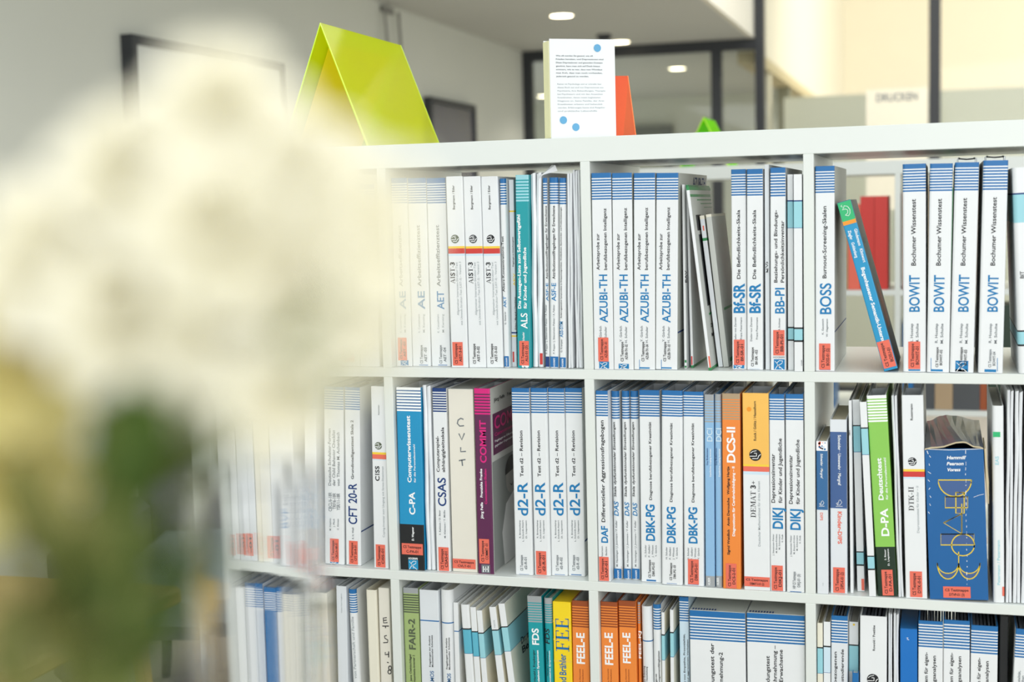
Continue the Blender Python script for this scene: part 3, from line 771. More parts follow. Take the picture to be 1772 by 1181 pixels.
v.t('ASS-SYM', 915, 976, 892, 18, 'T').t('Änderungssensitive Symptomliste zu Entspannungserleben, Wohlbefinden, Beschwerden- und Problembelastungen', 908, 874, 276, 7, 'k').t('G. Krampen', 911, 1058, 988, 10, 'g').rec(898, 1085, 930, 1144, 'b').t('HOGREFE', 917, 1136, 1092, 9, 'w').end()
sleeve(1, 'A', (936, 962, 92, 937, 974, 1146), 'sleeve_folder', 'left milky sleeve folder beside the upright board, top row', 2, wav=.001)
sleeve(1, 'A', (964, 1003, 72, 977, 1024, 1145), 'sleeve_folder', 'right milky sleeve folder touching the upright board, top row', 3, wav=.001)

# column 2
for i, (xt, xt2, xb, xb2, lab) in enumerate(((66, 179, 85, 186, 'first, red-stickered one'), (180, 289, 190, 291, 'second'), (290, 406, 294, 404, 'third'), (408, 528, 406, 520, 'fourth, grey-sided one'))):
    v = Vol(1, 'B', (xt, xt2, 89, xb, xb2, 1122), 'test_binder', '%s of four alike white binders right of the second upright, top row' % lab, 'binder', st=ST8(116, 229), side='f', group='four alike white binders with pale blue title, top row', depth=.28)
    dx = (0, 108, 217, 331)[i]
    v.t('AZUBI-TH', 154 + dx, 874, 622, 44, 'T').t('Arbeitsprobe zur', 111 + dx, 598, 407, 17, 'k').t('berufsbezogenen Intelligenz', 150 + dx, 598, 275 - i * 2, 17, 'k')
    v.t('Y. Görlich', 123 + dx, 975, 892, 12, 'g').t('H. Schuler', 150 + dx, 980, 894, 12, 'g')
    if i == 0: v.sticker(105, 952, 160, 1078, 'CS Testmappe', 'AZUBI-TH -01').hlogo(110, 1078, 163, 1121)
    else:
        v.sticker(106 + dx, 966, 160 + dx, 1086, 'CS Testmappe', 'AZUBI-TH -0%d' % (0, 2, 4, 3)[i], c=None)
        if i == 1: v.hlogo(214, 1090, 268, 1121)
        else: v.rec(106 + dx, 1108, 160 + dx, 1122, 'T'); v.ln([(106 + dx, 1068), (106 + dx, 1120)], .0008, 'T')
    if i == 3:
        m = MB(); put_text(m, 'AZUBI-TH', (.135, v.h - .022), (.262, v.h - .022), .017, P('n'), 0)
        m.v = [(v.w / 2 + .0003, x, z) for x, y, z in m.v]
        m.build('cover_lettering', v.root); m = MB(); m.box(v.w / 2 + .0001, v.w / 2 + .0003, .003, .12, .058, .0605, P('n')); m.build('cover_line', v.root)
    v.end()
def booklet(row, k, q, name, label, base, depth, bands=(), h=None, cat='booklet', side=None, hmax=None, rec=None, grp=None, inner=None, sb=()):
    return Vol(row, k, q, name, label, cat, kind='folder', base=base, r=.0006, depth=depth, bands=bands, hmax=hmax, side=side, rec=rec, group=grp, inner=inner, sideband=sb)
v = booklet(1, 'B', (545, 560, 150, 556, 574, 1116), 'test_booklet', 'thin white booklet standing almost upright right of the four alike binders', 'W', .2)
v.t('BAV', 575, 664, 600, 12, 'k', 'b').rec(560, 1070, 572, 1084, 'j').rec(560, 1100, 572, 1112, 'j').end()
v = booklet(1, 'B', (562, 580, 152, 590, 606, 1112), 'test_booklet', 'leaning white booklet with a green top band, left of the two tipped ones', 'W', .21, bands=[(None, 170, 'j'), (1098, 1112, 'j')])
v.rec(592, 1050, 600, 1096, 'r').end()
# tipped booklets with printed covers on their right side
def cover_print(v, items):
    for it in items:
        m = MB()
        if it[0] == 'box': m.box(v.w / 2 + .0001, v.w / 2 + .0004, it[1], it[2], it[3], it[4], P(it[5]))
        else:
            t = MB(); put_text(t, it[1], (it[2], it[3]), (it[4], it[3]), it[5], P(it[6]), 0, it[7] if len(it) > 7 else '')
            n = len(m.v); m.v += [(v.w / 2 + .0006, x, z) for x, y, z in t.v]
            for f, mi_ in zip(t.f, t.m): m.f.append([n + q for q in f]); m.m.append(m.mi(t.mats[mi_]))
        m.build('cover_lettering' if it[0] == 't' else 'cover_picture', v.root)
v = booklet(1, 'B', (566, 582, 162, 683, 703, 1128), 'test_booklet', 'tipped white booklet with green stripes and a black picture on its cover', 'W', .21, side='f', bands=[(None, 180, 'j'), (1110, 1135, 'j')])
hh = v.h
cover_print(v, [('box', .0, .2, hh - .016, hh - .012, 'j'), ('box', .06, .2, hh - .022, hh - .020, 'j'), ('box', .09, .2, hh - .028, hh - .0265, 'j'), ('box', .12, .2, hh - .034, hh - .033, 'j'),
                ('box', .03, .075, hh - .07, hh - .045, 'k'), ('box', .035, .19, .10, .215, 'D'), ('box', .04, .2, .085, .088, 'j'), ('t', 'ZWEITE FORM', .04, .065, .16, .006, 'k'), ('t', 'MANUAL', .04, .05, .12, .006, 'k')])
v.rec(686, 1050, 703, 1110, 'R').end()
v = booklet(1, 'B', (633, 664, 313, 738, 758, 1108), 'wrapped_booklet', 'smaller tipped booklet in a yellowed plastic wrap, left of the pair', 'e', .14, side='f', bands=[(None, 332, 'c'), (430, 445, 'j')])
v.rec(655, 366, 662, 392, 'R').end()
v = booklet(1, 'B', (667, 700, 306, 762, 790, 1102), 'wrapped_booklet', 'smaller tipped booklet in a milky plastic wrap, right of the pair', 'f', .15, side='f', bands=[(None, 320, 'c')])
cover_print(v, [('box', .02, .12, .09, .094, 'j'), ('box', .02, .1, .006, .012, 'j')])
v.end()
for i, (q) in enumerate(((800, 886, 70, 812, 884, 1120), (887, 976, 68, 888, 968, 1123))):
    v = Vol(1, 'B', q, 'test_binder', ['red-stickered left one of two bold-titled white binders beside the tall paper slip', 'right one of two bold-titled white binders beside the tall paper slip, no sticker'][i], 'binder', st=ST8(96, 208), group='pair of binders with bold blue title', depth=.28)
    dx = (0, 83)[i]
    v.t('Bf-SR', 873 + dx, 824, 668, 58, 'T', 'b').t('Die Befindlichkeits-Skala', 850 + dx, 645, 283, 18, 'k').t('Detlev von Zerssen', 830 + dx, 972, 846, 10, 'g').t('Franz Petermann', 860 + dx, 962, 846, 10, 'g')
    if i == 0: v.sticker(818, 963, 874, 1096, 'CS Testmappe', 'Bf-SR-01').hlogo(816, 1096, 872, 1119)
    else: v.sticker(898, 995, 948, 1112, 'CS Testmappe', 'Bf-SR -02', c=None).rec(896, 1118, 952, 1124, 'T')
    v.end()
v = booklet(1, 'B', (979, 1003, 46, 982, 1008, 1122), 'paper_slip_folder', 'tall thin bluish white sheet folder between blue-striped binders, with handwriting', 'e', .26, cat='folder')
v.ln([(986, 612), (994, 600), (986, 592), (996, 590), (994, 612)], .0012, 'k').ln([(984, 585), (995, 574), (984, 566)], .0012, 'k').ln([(986, 562), (992, 556), (996, 564)], .0012, 'k').end()
v = Vol(1, 'B', (1006, 1096, 61, 1013, 1086, 1126), 'test_binder', 'white blue-striped binder left of the two turquoise-banded booklets in the top row', 'binder', st=ST8(90, 212), depth=.27)
v.t('BB-PI', 1082, 826, 692, 50, 'T').t('Beziehungs- und Bindungs-', 1045, 664, 284, 18, 'k').t('Persönlichkeitsinventar', 1080, 664, 340, 18, 'k').t('M. Andresen', 1060, 918, 850, 10, 'g')
v.sticker(1024, 913, 1083, 1046, 'CS Testmappe', 'BB-PI-01').th('HOGREFE', 1024, 1084, 1060, 9, 'g').hlogo(1027, 1066, 1084, 1126).end()
TQ = lambda y: [(y[0], y[1], 'D'), (y[1], y[2], 'Q'), (y[2], y[3], 'u')]
v = booklet(1, 'B', (1098, 1128, 97, 1100, 1133, 1124), 'test_booklet', 'left of two white booklets with turquoise bands at the end of the second column', 'W', .26, bands=[(232, 239, 'n'), (239, 376, 'Q'), (376, 379, 'u'), (896, 904, 'D'), (904, 962, 'Q'), (962, 970, 'D')], grp='pair of turquoise banded booklets')
v.end()
v = booklet(1, 'B', (1129, 1176, 96, 1134, 1178, 1132), 'test_booklet', 'right of two white booklets with turquoise bands, touching the upright board', 'W', .26, bands=[(232, 239, 'n'), (239, 376, 'Q'), (376, 379, 'u'), (899, 908, 'D'), (908, 966, 'Q'), (966, 976, 'D')], grp='pair of turquoise banded booklets')
v.t('HOGREFE', 1176, 1100, 1070, 6, 'g').end()

# column 3
v = Vol(1, 'C', (86, 194, 81, 90, 189, 1130), 'test_binder', 'white blue-striped binder alone against the third upright in the top row', 'binder', st=ST8(108, 218), side='f', depth=.27)
v.t('BOSS', 171, 838, 680, 60, 'T').t('Burnout-Screening-Skalen', 146, 655, 286, 21, 'k').t('K. Geuenich', 132, 942, 862, 10, 'g').t('W. Hagemann', 154, 955, 862, 10, 'g').sticker(108, 988, 168, 1122, 'CS Testmappe', 'BOSS-01 (2)').rec(112, 1122, 168, 1130, 'T')
cover_print(v, [('box', .003, .26, .060, .0618, 'n')])
v.end()
v = Vol(1, 'C', (193, 274, 262, 440, 512, 1128), 'leaning_box', 'turquoise box with a green top and orange line, leaning to the left in the top row', 'box', kind='box', base='C', side='N', inner='N', depth=.15, bands=[(348, 362, 'R')], rec=.012)
v.root['label'] = 'slim turquoise box with green head, leaning left in the gap of the top row'
hw = v.w / 2
m = MB(); m.box(-hw + .0004, hw - .0004, -.0006, -.0002, v.h - .030, v.h - .0004, P('F')); m.box(-hw + .0004, hw - .0004, -.0006, -.0002, v.h - .036, v.h - .030, P('o')); m.build('head_label', v.root)
m = MB()
fish = [(-.003, -.019), (.001, -.021), (.004, -.018), (.005, -.013), (.003, -.008), (-.001, -.006), (-.003, -.009), (-.005, -.011), (-.001, -.0105), (.002, -.013), (.001, -.017), (-.003, -.019)]
m.ribbon([(x * 1.1, v.h + z * 1.1) for x, z in fish], .0007, -.0008, P('w')); m.ribbon([(-.004, v.h - .008), (-.006, v.h - .006), (-.004, v.h - .0045)], .0007, -.0008, P('w')); m.build('emblem', v.root)
def tdn(v, txt, u, z0, z1, cap, c='w', st=''):
    v.letter(txt, (u, z0), (u, z1), cap, c, st)
tdn(v, 'Glindemann   Klintwort', .0035, v.h - .045, v.h - .098, .0046); tdn(v, 'Ziegler   Goldenberg', -.006, v.h - .045, v.h - .088, .0046)
tdn(v, 'Bogenhausener Semantik-Untersuchung', -.002, v.h - .105, v.h - .245, .0055, 'w', 'b')
b = MB(); b.box(-hw + .001, hw - .001, -.0008, -.0004, .004, .046, P('R')); s_ = b.build('shelfmark_sticker', v.root); s_['label'] = 'red shelfmark sticker'
b = MB(); put_text(b, 'CS Testmappe', (-hw * .1, .006), (-hw * .1, .043), .0048, P('k'), -.001); put_text(b, 'BOSU-01', (hw * .7, .012), (hw * .7, .034), .0048, P('k'), -.001); b.build('sticker_lettering', s_)
cover_print(v, [('t', 'BOSU', .03, v.h - .07, .08, .009, 'g'), ('box', .05, .12, .06, .13, 'B')])
v.end()
for i, (q, lab) in enumerate((((531, 656, 70, 540, 656, 1134), 'first, red-stickered one'), ((673, 797, 68, 661, 774, 1137), 'second'), ((802, 931, 62, 778, 898, 1139), 'third, chrome-clipped one'), ((945, 1081, 52, 924, 1046, 1142), 'fourth, highest one'))):
    v = Vol(1, 'C', q, 'test_binder', '%s of four white blue-lettered binders at the right end, top row' % lab, 'binder', st=ST8((95, 93, 88, 80)[i], 212 - i * 3), group='four white binders, right end of top row', depth=.27, r=.003)
    dx = (0, 126, 252, 401)[i]
    v.t('BOWIT', 623 + dx, 826, (638, 638, 636, 638)[i], 54, 'T').t('Bochumer Wissenstest', 604 + dx + (0, 4, 5, 8)[i], 590, (250, 248, 244, 240)[i], 24, 'k')
    v.t('R. Hossiep', 590 + dx, 985, 886, 14, 'g').t('M. Schulte', 618 + dx, 988, 886, 14, 'g')
    v.sticker(566 + (0, 130, 250, 399)[i], (978, 998, 998, 1010)[i], 627 + (0, 118, 245, 390)[i], 1118, 'CS Testmappe', 'BOWIT-0%d' % (i + 1), c='R' if i == 0 else None, tc='k' if i < 3 else 'g')
    x0 = (567, 682, 806, 955)[i]
    v.rec(x0, 1120, x0 + 60, 1134, 'T')
    if i == 2: v.hlogo(x0, 1076, x0 + 66, 1136)
    if i in (1, 3): v.ln([(x0 + (66 if i == 3 else 0), 1062), (x0 + (66 if i == 3 else 0), 1130)], .0008, 'T')
    if i >= 2:
        hw = v.w / 2; b = MB(); z = v.h
        for sx in (-1, 1): b.tube([(sx * (hw - .004), .03, z - .02), (sx * (hw - .004), .03, z + .006), (sx * (hw - .0065), .045, z + .0075), (sx * (hw - .004), .06, z + .006), (sx * (hw - .004), .06, z - .02)], .0011, M_METAL, 6)
        b.tube([(-hw + .005, .045, z + .0065), (0, .047, z + .0055), (hw - .005, .045, z + .0065)], .0011, M_METAL, 6)
        b.build('chrome_clip', v.root)
    v.end()
v = Vol(1, 'C', (1090, 1184, 88, 1134, 1206, 1145), 'test_folder', 'soft white folder with turquoise bands cut by the right picture edge, top row', 'folder', kind='folder', base='W', r=.006, depth=.26, bands=[(218, 226, 'n'), (226, 370, 'Q'), (920, 928, 'D'), (928, 992, 'Q'), (992, 1002, 'D')])
v.t('BIT', 1156, 655, 618, 20, 'k').end()

# ================================================================== the volumes: middle row
# column 0, mostly behind the flowers (world placed, only glimpsed)
def glimpsed(row, x, w_, h, label, base='W', st=True, sticker=True, title='BVF', sub='Bullying- und Viktimisierungsfragebogen', rec=.012, grp=None, ang=0, kind='binder'):
    # a spine given by its place and size on the board
    def px(X, Z):
        dd = RM.transposed() @ (Vector((X, rec, Z)) - CAM); return (PW / 2 + FPX * dd.x / dd.y, PH / 2 - FPX * dd.z / dd.y)
    f = FLOORS[row]; a = px(x, f + h); b_ = px(x + w_, f + h); c = px(x, f + .0005); d = px(x + w_, f + .0005)
    zz = lambda fr: px(x + w_ / 2, f + h * fr)[1]; um = lambda fr, uz: px(x + w_ * fr, f + h * uz)[0]
    v = Vol(row, 'P', (a[0], b_[0], (a[1] + b_[1]) / 2, c[0], d[0], (c[1] + d[1]) / 2), 'test_binder', label, 'binder', base=base, kind=kind, rec=rec, st=(zz(.97), zz(.86), 8) if st else None, group=grp)
    if title: v.t(title, um(.78, .4), zz(.28), zz(.28 + .035 * len(title)), (d[0] - c[0]) * .42, 'T')
    if sub: v.t(sub, um(.6, .6), zz(.28 + .035 * len(title) + .03), zz(.82), (d[0] - c[0]) * .2, 'k')
    if sticker: v.sticker(um(.22, .1), zz(.16), um(.78, .1), zz(.03), 'CS Testmappe', '-01')
    v.end(); return v
x = T + .006
for i, (w_, h, base, lab) in enumerate(((.036, .29, 'W', 'white binder'), (.034, .31, 'e', 'grey-white binder'), (.03, .27, 'c', 'cream binder'), (.046, .31, 'W', 'broad white binder'), (.034, .30, 'W', 'white binder'))):
    if x + w_ > .2045: break
    glimpsed(2, x, w_, h, '%s %s from the left side panel, middle row, behind the flowers' % (lab, ('first', 'second', 'third', 'fourth', 'fifth', 'sixth')[i]), base, st=i in (1, 3, 4), sticker=i in (0, 1, 3, 4), title=None, sub=None); x += w_ + .001
x = T + .004
for i in range(8):
    w_ = (.04, .036, .04, .034, .04, .042, .044, .036)[i]
    glimpsed(1, x, w_, (.31, .30, .31, .28, .31, .31, .3, .31)[i], 'white binder in the top left compartment, hidden by the flowers', 'W', grp='white binders hidden by the flowers', title=None, sub=None, sticker=i % 2 == 0); x += w_ + .0012

v = Vol(2, 'P', (526, 546, 662, 528, 549, 968), 'test_binder', 'white blue-striped binder fading behind the flowers, second left of the three-line binder', 'binder', st=(677, 707, 8), rec=.01)
v.t('BVF', 541, 912, 878, 9, 'T').t('Bullying-', 540, 872, 852, 5, 'g').end()
v = Vol(2, 'D', (60, 168, 92, 70, 172, 1050), 'test_binder', 'white blue-striped binder with three title lines, leftmost clearly visible in the middle row', 'binder', st=ST8(108, 214))
for t_, xx, a in (('Deutsche Schulalter-Formen', 101, 318), ('der Child Behavior Checklist', 124, 325), ('von Thomas M. Achenbach', 148, 335)): v.t(t_, xx, 626, a, 15, 'g')
for t_, xx, a, b_ in (('CBCL/6-18R', 106, 765, 662), ('TRF/6-18R', 128, 752, 664), ('YSR/11-18R', 150, 756, 664)): v.t(t_, xx, a, b_, 18, 'g')
v.t('M. Döpfner', 102, 868, 800, 9, 'g').t('J. Plück', 122, 848, 802, 9, 'g').t('C. Kinnen', 144, 862, 802, 9, 'g').sticker(97, 910, 144, 1035, 'CS Testmappe', 'CBCL/6-18R-01').hlogo(97, 1030, 142, 1050).end()
v = Vol(2, 'D', (171, 257, 95, 184, 262, 1055), 'test_binder', 'white binder with dark blue diagonal cover line, second clearly visible in the middle row', 'binder', st=ST8(112, 216), side='W', depth=.27)
v.t('CFT 20-R', 241, 832, 612, 46, 'n').t('Grundintelligenztest Skala 2', 223, 590, 272, 14, 'k').t('R. H. Weiß', 225, 912, 850, 10, 'g').sticker(200, 922, 246, 1048, 'CS Testmappe', 'CFT 20-R-01').rec(198, 1044, 244, 1056, 'n')
cover_print(v, [('box', .002, .26, .059, .0612, 'n')]); v.end()
v = Vol(2, 'D', (313, 396, 92, 335, 411, 1070), 'boxed_test', 'slim white box with yellow and red stripe left of the first upright, middle row', 'box', kind='box', side='W', bands=[(445, 457, 'y'), (457, 482, 'R'), (482, 488, 'i')])
v.t('CISS', 362, 600, 520, 22, 'k', 's').t('Coping-Inventar zum Umgang mit Stress-Situationen', 388, 902, 520, 11, 'l').swirl(357, 410, 19, 'x').t('Autorenteam', 362, 245, 190, 8, 'g').sticker(344, 942, 394, 1064, 'CS Testmappe', 'CISS-01').end()
# column 1
v = Vol(2, 'D', (443, 588, 96, 466, 606, 1080), 'test_binder', 'broad blue and black binder with white lettering in the middle row', 'binder', base='C', st=(110, 224, 7), stc=('w', 'u', 'w'), bands=[(833, 1200, 'D')])
v.t('C-PA', 550, 780, 658, 34, 'w', 'b').t('Computerwissenstest', 526, 608, 248, 23, 'w', 'b').t('für die Personalauswahl', 553, 606, 402, 11, 'w').t('D. Wagener', 543, 920, 846, 12, 'w', 'b').sticker(474, 936, 596, 996, 'CS Testmappe', 'C-PA-01', True)
v.th('HOGREFE', 512, 566, 1020, 10, 'w', 'b').hlogo(512, 1024, 568, 1080, 'C').end()
sleeve(2, 'D', (596, 640, 82, 614, 664, 1082), 'sleeve_folder', 'milky sleeve folder right of the broad blue and black binder', 2, wav=.001)
v = Vol(2, 'D', (642, 728, 100, 676, 740, 1087), 'test_binder', 'narrow white binder with dark navy stripes left of the cream box', 'binder', st=ST8(120, 228), stc=('n', 'W'))
v.t('CSAS', 720, 735, 582, 44, 'n').t('Computerspiel-', 684, 552, 358, 16, 'k').t('abhängigkeitsskala', 712, 552, 310, 16, 'k').t('F. Rehbein / D. Baier', 692, 890, 756, 9, 'g').t('M. Kleimann / T. Mößle', 718, 906, 756, 9, 'g').sticker(682, 956, 736, 1086, 'CS Testmappe', 'CSAS-01').end()
v = Vol(2, 'D', (731, 868, 106, 757, 890, 1090), 'card_box', 'cream card box with large handwritten letters in the middle row', 'box', kind='box', base='K', inner='f', r=.001)
for pts in ([(815, 268), (800, 262), (786, 272), (782, 290), (795, 304), (818, 302)], [(790, 344), (806, 378), (820, 342)], [(800, 418), (800, 442), (828, 440)], [(790, 490), (826, 484)], [(806, 486), (810, 518)]):
    v.ln(pts, .0021, 'g')
v.sticker(757, 1020, 880, 1072, 'CS Testmappe', 'CVLT-01', True).end()
v = Vol(2, 'D', (868, 962, 102, 896, 976, 1100), 'test_binder', 'plum binder with magenta striped head and a portrait photograph on its side', 'binder', base='p', st=(130, 242, 7), stc=('m', 'p', 'm'), side='f', depth=.29)
v.t('COMMIT', 936, 502, 272, 34, 'm', 'b').t('Jörg Felfe    Franziska Franke', 918, 804, 534, 13, 'w', 'b').t('Commitment-Skalen', 940, 724, 534, 12, 'm', 'b').sticker(900, 912, 954, 1044, 'CS Testmappe', 'COMMIT -01')
v.rec(912, 1050, 958, 1098, 'g'); v.ln([(922, 1058), (922, 1090)], .0016, 'w').ln([(948, 1058), (948, 1090)], .0016, 'w').ln([(935, 1060), (935, 1088)], .0012, 'w').ln([(922, 1074), (948, 1074)], .0014, 'w')
hh = v.h
cover_print(v, [('box', .012, .285, hh - .115, hh - .045, 'p'), ('t', 'COMMIT', .02, hh - .072, .2, .022, 'm'), ('t', 'Commitment-Skalen', .02, hh - .084, .18, .006, 'm'), ('t', 'Jörg Felfe   Franziska Franke', .02, hh - .025, .2, .006, 'k'),
                ('t', 'Fragebogen zur Erfassung von Commitment', .02, hh - .094, .2, .004, 'w'), ('t', 'gegenüber Organisation, Beruf und Form', .02, hh - .102, .2, .004, 'w'), ('t', 'HUBER', .2, .016, .28, .008, 'w')])
# the portrait on the cover: a flat printed photograph of a smiling man in a pale shirt
m = MB(); X = v.w / 2 + .0004
def blob(pts, k, dxx=0): m.face([(X + dxx, y, z) for y, z in pts], mat('portrait_' + k, {'bg': '#8d918e', 'skin': '#a9a6a0', 'hair': '#1d1d20', 'shirt': '#e6e6e4', 'dark': '#35363a'}[k], .5))
blob([(.005, .002), (.285, .002), (.285, .19), (.005, .19)], 'bg')
blob([(.06, .002), (.05, .06), (.075, .105), (.12, .12), (.17, .11), (.21, .07), (.22, .002)], 'shirt', .0002)
blob([(.15, .002), (.17, .09), (.22, .085), (.27, .05), (.28, .002)], 'dark', .0003)
blob([(.11 + .034 * math.cos(a * .4), .148 + .03 * math.sin(a * .4)) for a in range(16)], 'skin', .0004)
blob([(.11 + .037 * math.cos(a * .35 + .1), .158 + .027 * math.sin(a * .35 + .1)) for a in range(10)], 'hair', .0005)
blob([(.095, .138), (.11, .133), (.125, .139), (.11, .130)], 'hair', .0005)
m.build('portrait_print', v.root); v.end()
for i, (q, lab) in enumerate((((73, 169, 97, 98, 188, 1078), 'first'), ((170, 263, 97, 197, 281, 1081), 'second, red-stickered one'), ((264, 353, 98, 285, 370, 1082), 'third'), ((355, 446, 97, 373, 462, 1084), 'fourth'))):
    v = Vol(2, 'E', q, 'test_binder', '%s of four alike white binders left of the second upright, middle row' % lab, 'binder', st=ST8(120, 228), group='four alike white binders, middle row', side='W', r=.002 if i != 1 else .004)
    dx = (0, 92, 186, 273)[i]
    v.t('d2-R', 161 + dx, 766, 590, 54, 'T').t('Test d2 – Revision', 136 + dx, 562, 320, 17, 'k').t('R. Brickenkamp', 124 + dx, 884, 790, 8, 'g').t('L. Schmidt-Atzert', 140 + dx, 902, 790, 8, 'g').t('D. Liepmann', 157 + dx, 884, 790, 8, 'g')
    if i == 1: v.sticker(206, 952, 260, 1076, 'CS Testmappe', 'd2-R-01')
    else: v.sticker(112 + dx, 966, 164 + dx, 1062, 'CS Testmappe', ('d2-R-01', '', 'd2-R-02', 'd2-R -03')[i], c=None, tc='g')
    v.rec(116 + dx, 1074, 170 + dx, 1080, 'b')
    if i == 3: cover_print(v, [('box', .003, .25, .058, .0605, 'n')])
    v.end()
# column 2
v = Vol(2, 'E', (512, 584, 111, 532, 594, 1112), 'test_binder', 'narrow white blue-striped binder right of the second upright, middle row', 'binder', st=ST8(132, 244))
v.t('DAF', 580, 908, 820, 36, 'T', 'b').t('Differentieller Aggressionsfragebogen', 562, 800, 266, 20, 'k').t('Petermann', 554, 984, 926, 9, 'g').t('Beckers', 576, 974, 928, 9, 'g').sticker(534, 982, 586, 1108, 'CS Testmappe', 'DAF-01').rec(534, 1108, 580, 1112, 'b').end()
for i, (q, lab) in enumerate((((594, 638, 113, 613, 655, 1100), 'first'), ((650, 695, 112, 665, 703, 1101), 'second'), ((697, 744, 112, 707, 748, 1103), 'third'))):
    v = Vol(2, 'E', q, 'test_folder', '%s of three narrow rounded blue-striped folders with italic titles in the middle row' % lab, 'binder', kind='folder', r=.006, st=(146, 258, 8), group='three narrow folders with italic titles')
    dx = (0, 56, 98)[i]
    v.t('DAS', 637 + dx, 768, 694 + i * 4, 24, 'T', 'i').t('Skala dysfunktionaler Einstellungen', 622 + dx, 668, 276, 12, 'k', 'i').t('M. Hautzinger / J. Joormann / F. Keller', 632 + dx, 1034, 792, 9, 'g', 'i')
    v.rec((614, 665, 708)[i], 1044, (656, 704, 749)[i], 1104, 'b').t('HOGREFE', 640 + (0, 54, 94)[i], 1096, 1052, 9, 'w')
    if i == 0: v.rec(652, 1030, 658, 1082, 'r')
    v.end()
for i, (q, lab) in enumerate((((744, 857, 108, 759, 860, 1116), 'first'), ((859, 975, 110, 863, 972, 1130), 'second'), ((977, 1087, 116, 979, 1087, 1135), 'third, red-stickered one'))):
    v = Vol(2, 'E', q, 'test_binder', '%s of three broad white blue-striped binders, middle row' % lab, 'binder', st=ST8(136, 246), group='three broad white binders, middle row', r=(.0015, .004, .003)[i])
    dx = (0, 110, 223)[i]; dy = (0, 12, 14)[i]
    v.t('DBK-PG', 826 + dx, 898 + dy, 708 + dy, 46, 'T', 'b').t('Diagnose berufsbezogener Kreativität', 810 + dx, 684 + dy * .9, 274 + dy * .5, 14, 'k')
    for t_, xx, a in (('H. Schuler', 783, 984), ('P. Gelléri', 802, 984), ('J. Winzen', 820, 984), ('Y. Görlich', 838, 980)): v.t(t_, xx + dx, a + dy, 920 + dy, 9, 'g')
    if i == 2: v.sticker(1001, 994, 1058, 1126, 'CS Testmappe', 'DBK-PG-01').rec(1000, 1126, 1056, 1133, 'b')
    else: v.sticker((784, 896)[i], 990 + dy * 1.3, (832, 944)[i], 1100 + dy, 'CS Testmappe', ('DBK-PG-02', 'DBK-PG -03')[i], c=None, tc='k').rec((784, 890)[i], 1102 + dy * 1.6, (834, 944)[i], 1112 + dy * 1.6, 'b')
    v.end()
for i, (q, lab) in enumerate((((57, 108, 98, 62, 110, 1083), 'left of two pale blue grey-headed folders in the middle row'), ((109, 146, 96, 113, 148, 1086), 'right of two pale blue grey-headed folders, beside the orange one'))):
    v = Vol(2, 'F', q, 'test_folder', lab, 'binder', kind='binder' if i == 0 else 'folder', r=.0015 if i == 0 else .004, base='s', st=(130, 240, 8), stc=('S', 's'), bands=[(1026, 1200, 'S')], group='two pale blue folders')
    dx = (0, 46)[i]
    v.t('DCI', 96 + dx, 338, 270, 28, 'i').t('Guy Bodenmann', 74 + dx, 460, 372, 8, 'n').t('Dyadisches Coping Inventar', 90 + dx, 518, 374, 8, 'w').t('HUBER', 86 + dx * .97, 1072, 1034, 12, 'w').end()
v = Vol(2, 'F', (147, 242, 93, 151, 243, 1098), 'test_binder', 'orange binder with a grey striped head in the middle row', 'binder', base='O', st=(122, 226, 8), stc=('z', 'O', 'z'))
v.t('DCS-II', 212, 446, 264, 42, 'w', 'b').t('Sigrid Weidlich   Amin Derouiche   Wolfgang Hartje', 184, 918, 466, 12, 'k', 'b').t('Diagnosticum für Cerebralschädigung – II', 211, 822, 466, 13, 'w', 'b').sticker(166, 962, 220, 1088, 'CS Testmappe', 'DCS-2-01').rec(166, 1089, 222, 1098, 'z').end()
v = Vol(2, 'F', (247, 385, 91, 259, 392, 1102), 'test_binder', 'broad binder, apricot above and white below, with a round black emblem', 'binder', bands=[(None, 455, 'a'), (455, 466, 'y'), (466, 492, 'R'), (492, 508, 'i')])
v.t('Roick / Gölitz / Hasselhorn', 320, 334, 132, 13, 'k').swirl(316, 407, 31).t('DEMAT 3+', 318, 728, 540, 26, 'k', 's').t('Deutscher Mathematiktest für dritte Klassen', 341, 874, 540, 12, 'l').circ(284, 173, 12, 'o').sticker(260, 1030, 391, 1080, 'CS Testmappe', 'DEMAT-3-01 (2)', True).end()
for i, (q) in enumerate(((385, 465, 96, 393, 470, 1108), (467, 561, 96, 476, 568, 1114))):
    v = Vol(2, 'F', q, 'test_binder', ['white blue-striped binder with red sticker, left of the pair by the third upright, middle row', 'white blue-striped binder without sticker, right of the pair by the third upright, middle row'][i], 'binder', st=ST8(120, 228), group='pair of binders left of the third upright', r=.002)
    dx = (0, 90)[i]; dy = (0, 6)[i]
    v.t('DIKJ', 456 + dx, 784 + dy, 678 + dy, 52, 'T', 'b').t('Depressionsinventar', 416 + dx, 652 + dy, 402 + dy, 19, 'k').t('für Kinder und Jugendliche', 452 + dx, 652 + dy, 322 + dy, 19, 'k')
    for t_, xx, a in (('J. Stiensmeier-Pelster', 412, 922), ('M. Braune-Krickau', 428, 908), ('M. Schürmann', 443, 890), ('K. Duda', 458, 852)): v.t(t_, xx + dx, a + dy, 812 + dy, 8, 'g')
    if i == 0: v.sticker(400, 972, 457, 1102, 'CS Testmappe', 'DIKJ-01').rec(400, 1102, 459, 1108, 'b')
    else: v.sticker(496, 996, 552, 1098, 'HIP CS Testmappe', 'DIKJ-01 (3)', c=None, tc='g').rec(494, 1108, 552, 1114, 'b')
    v.end()
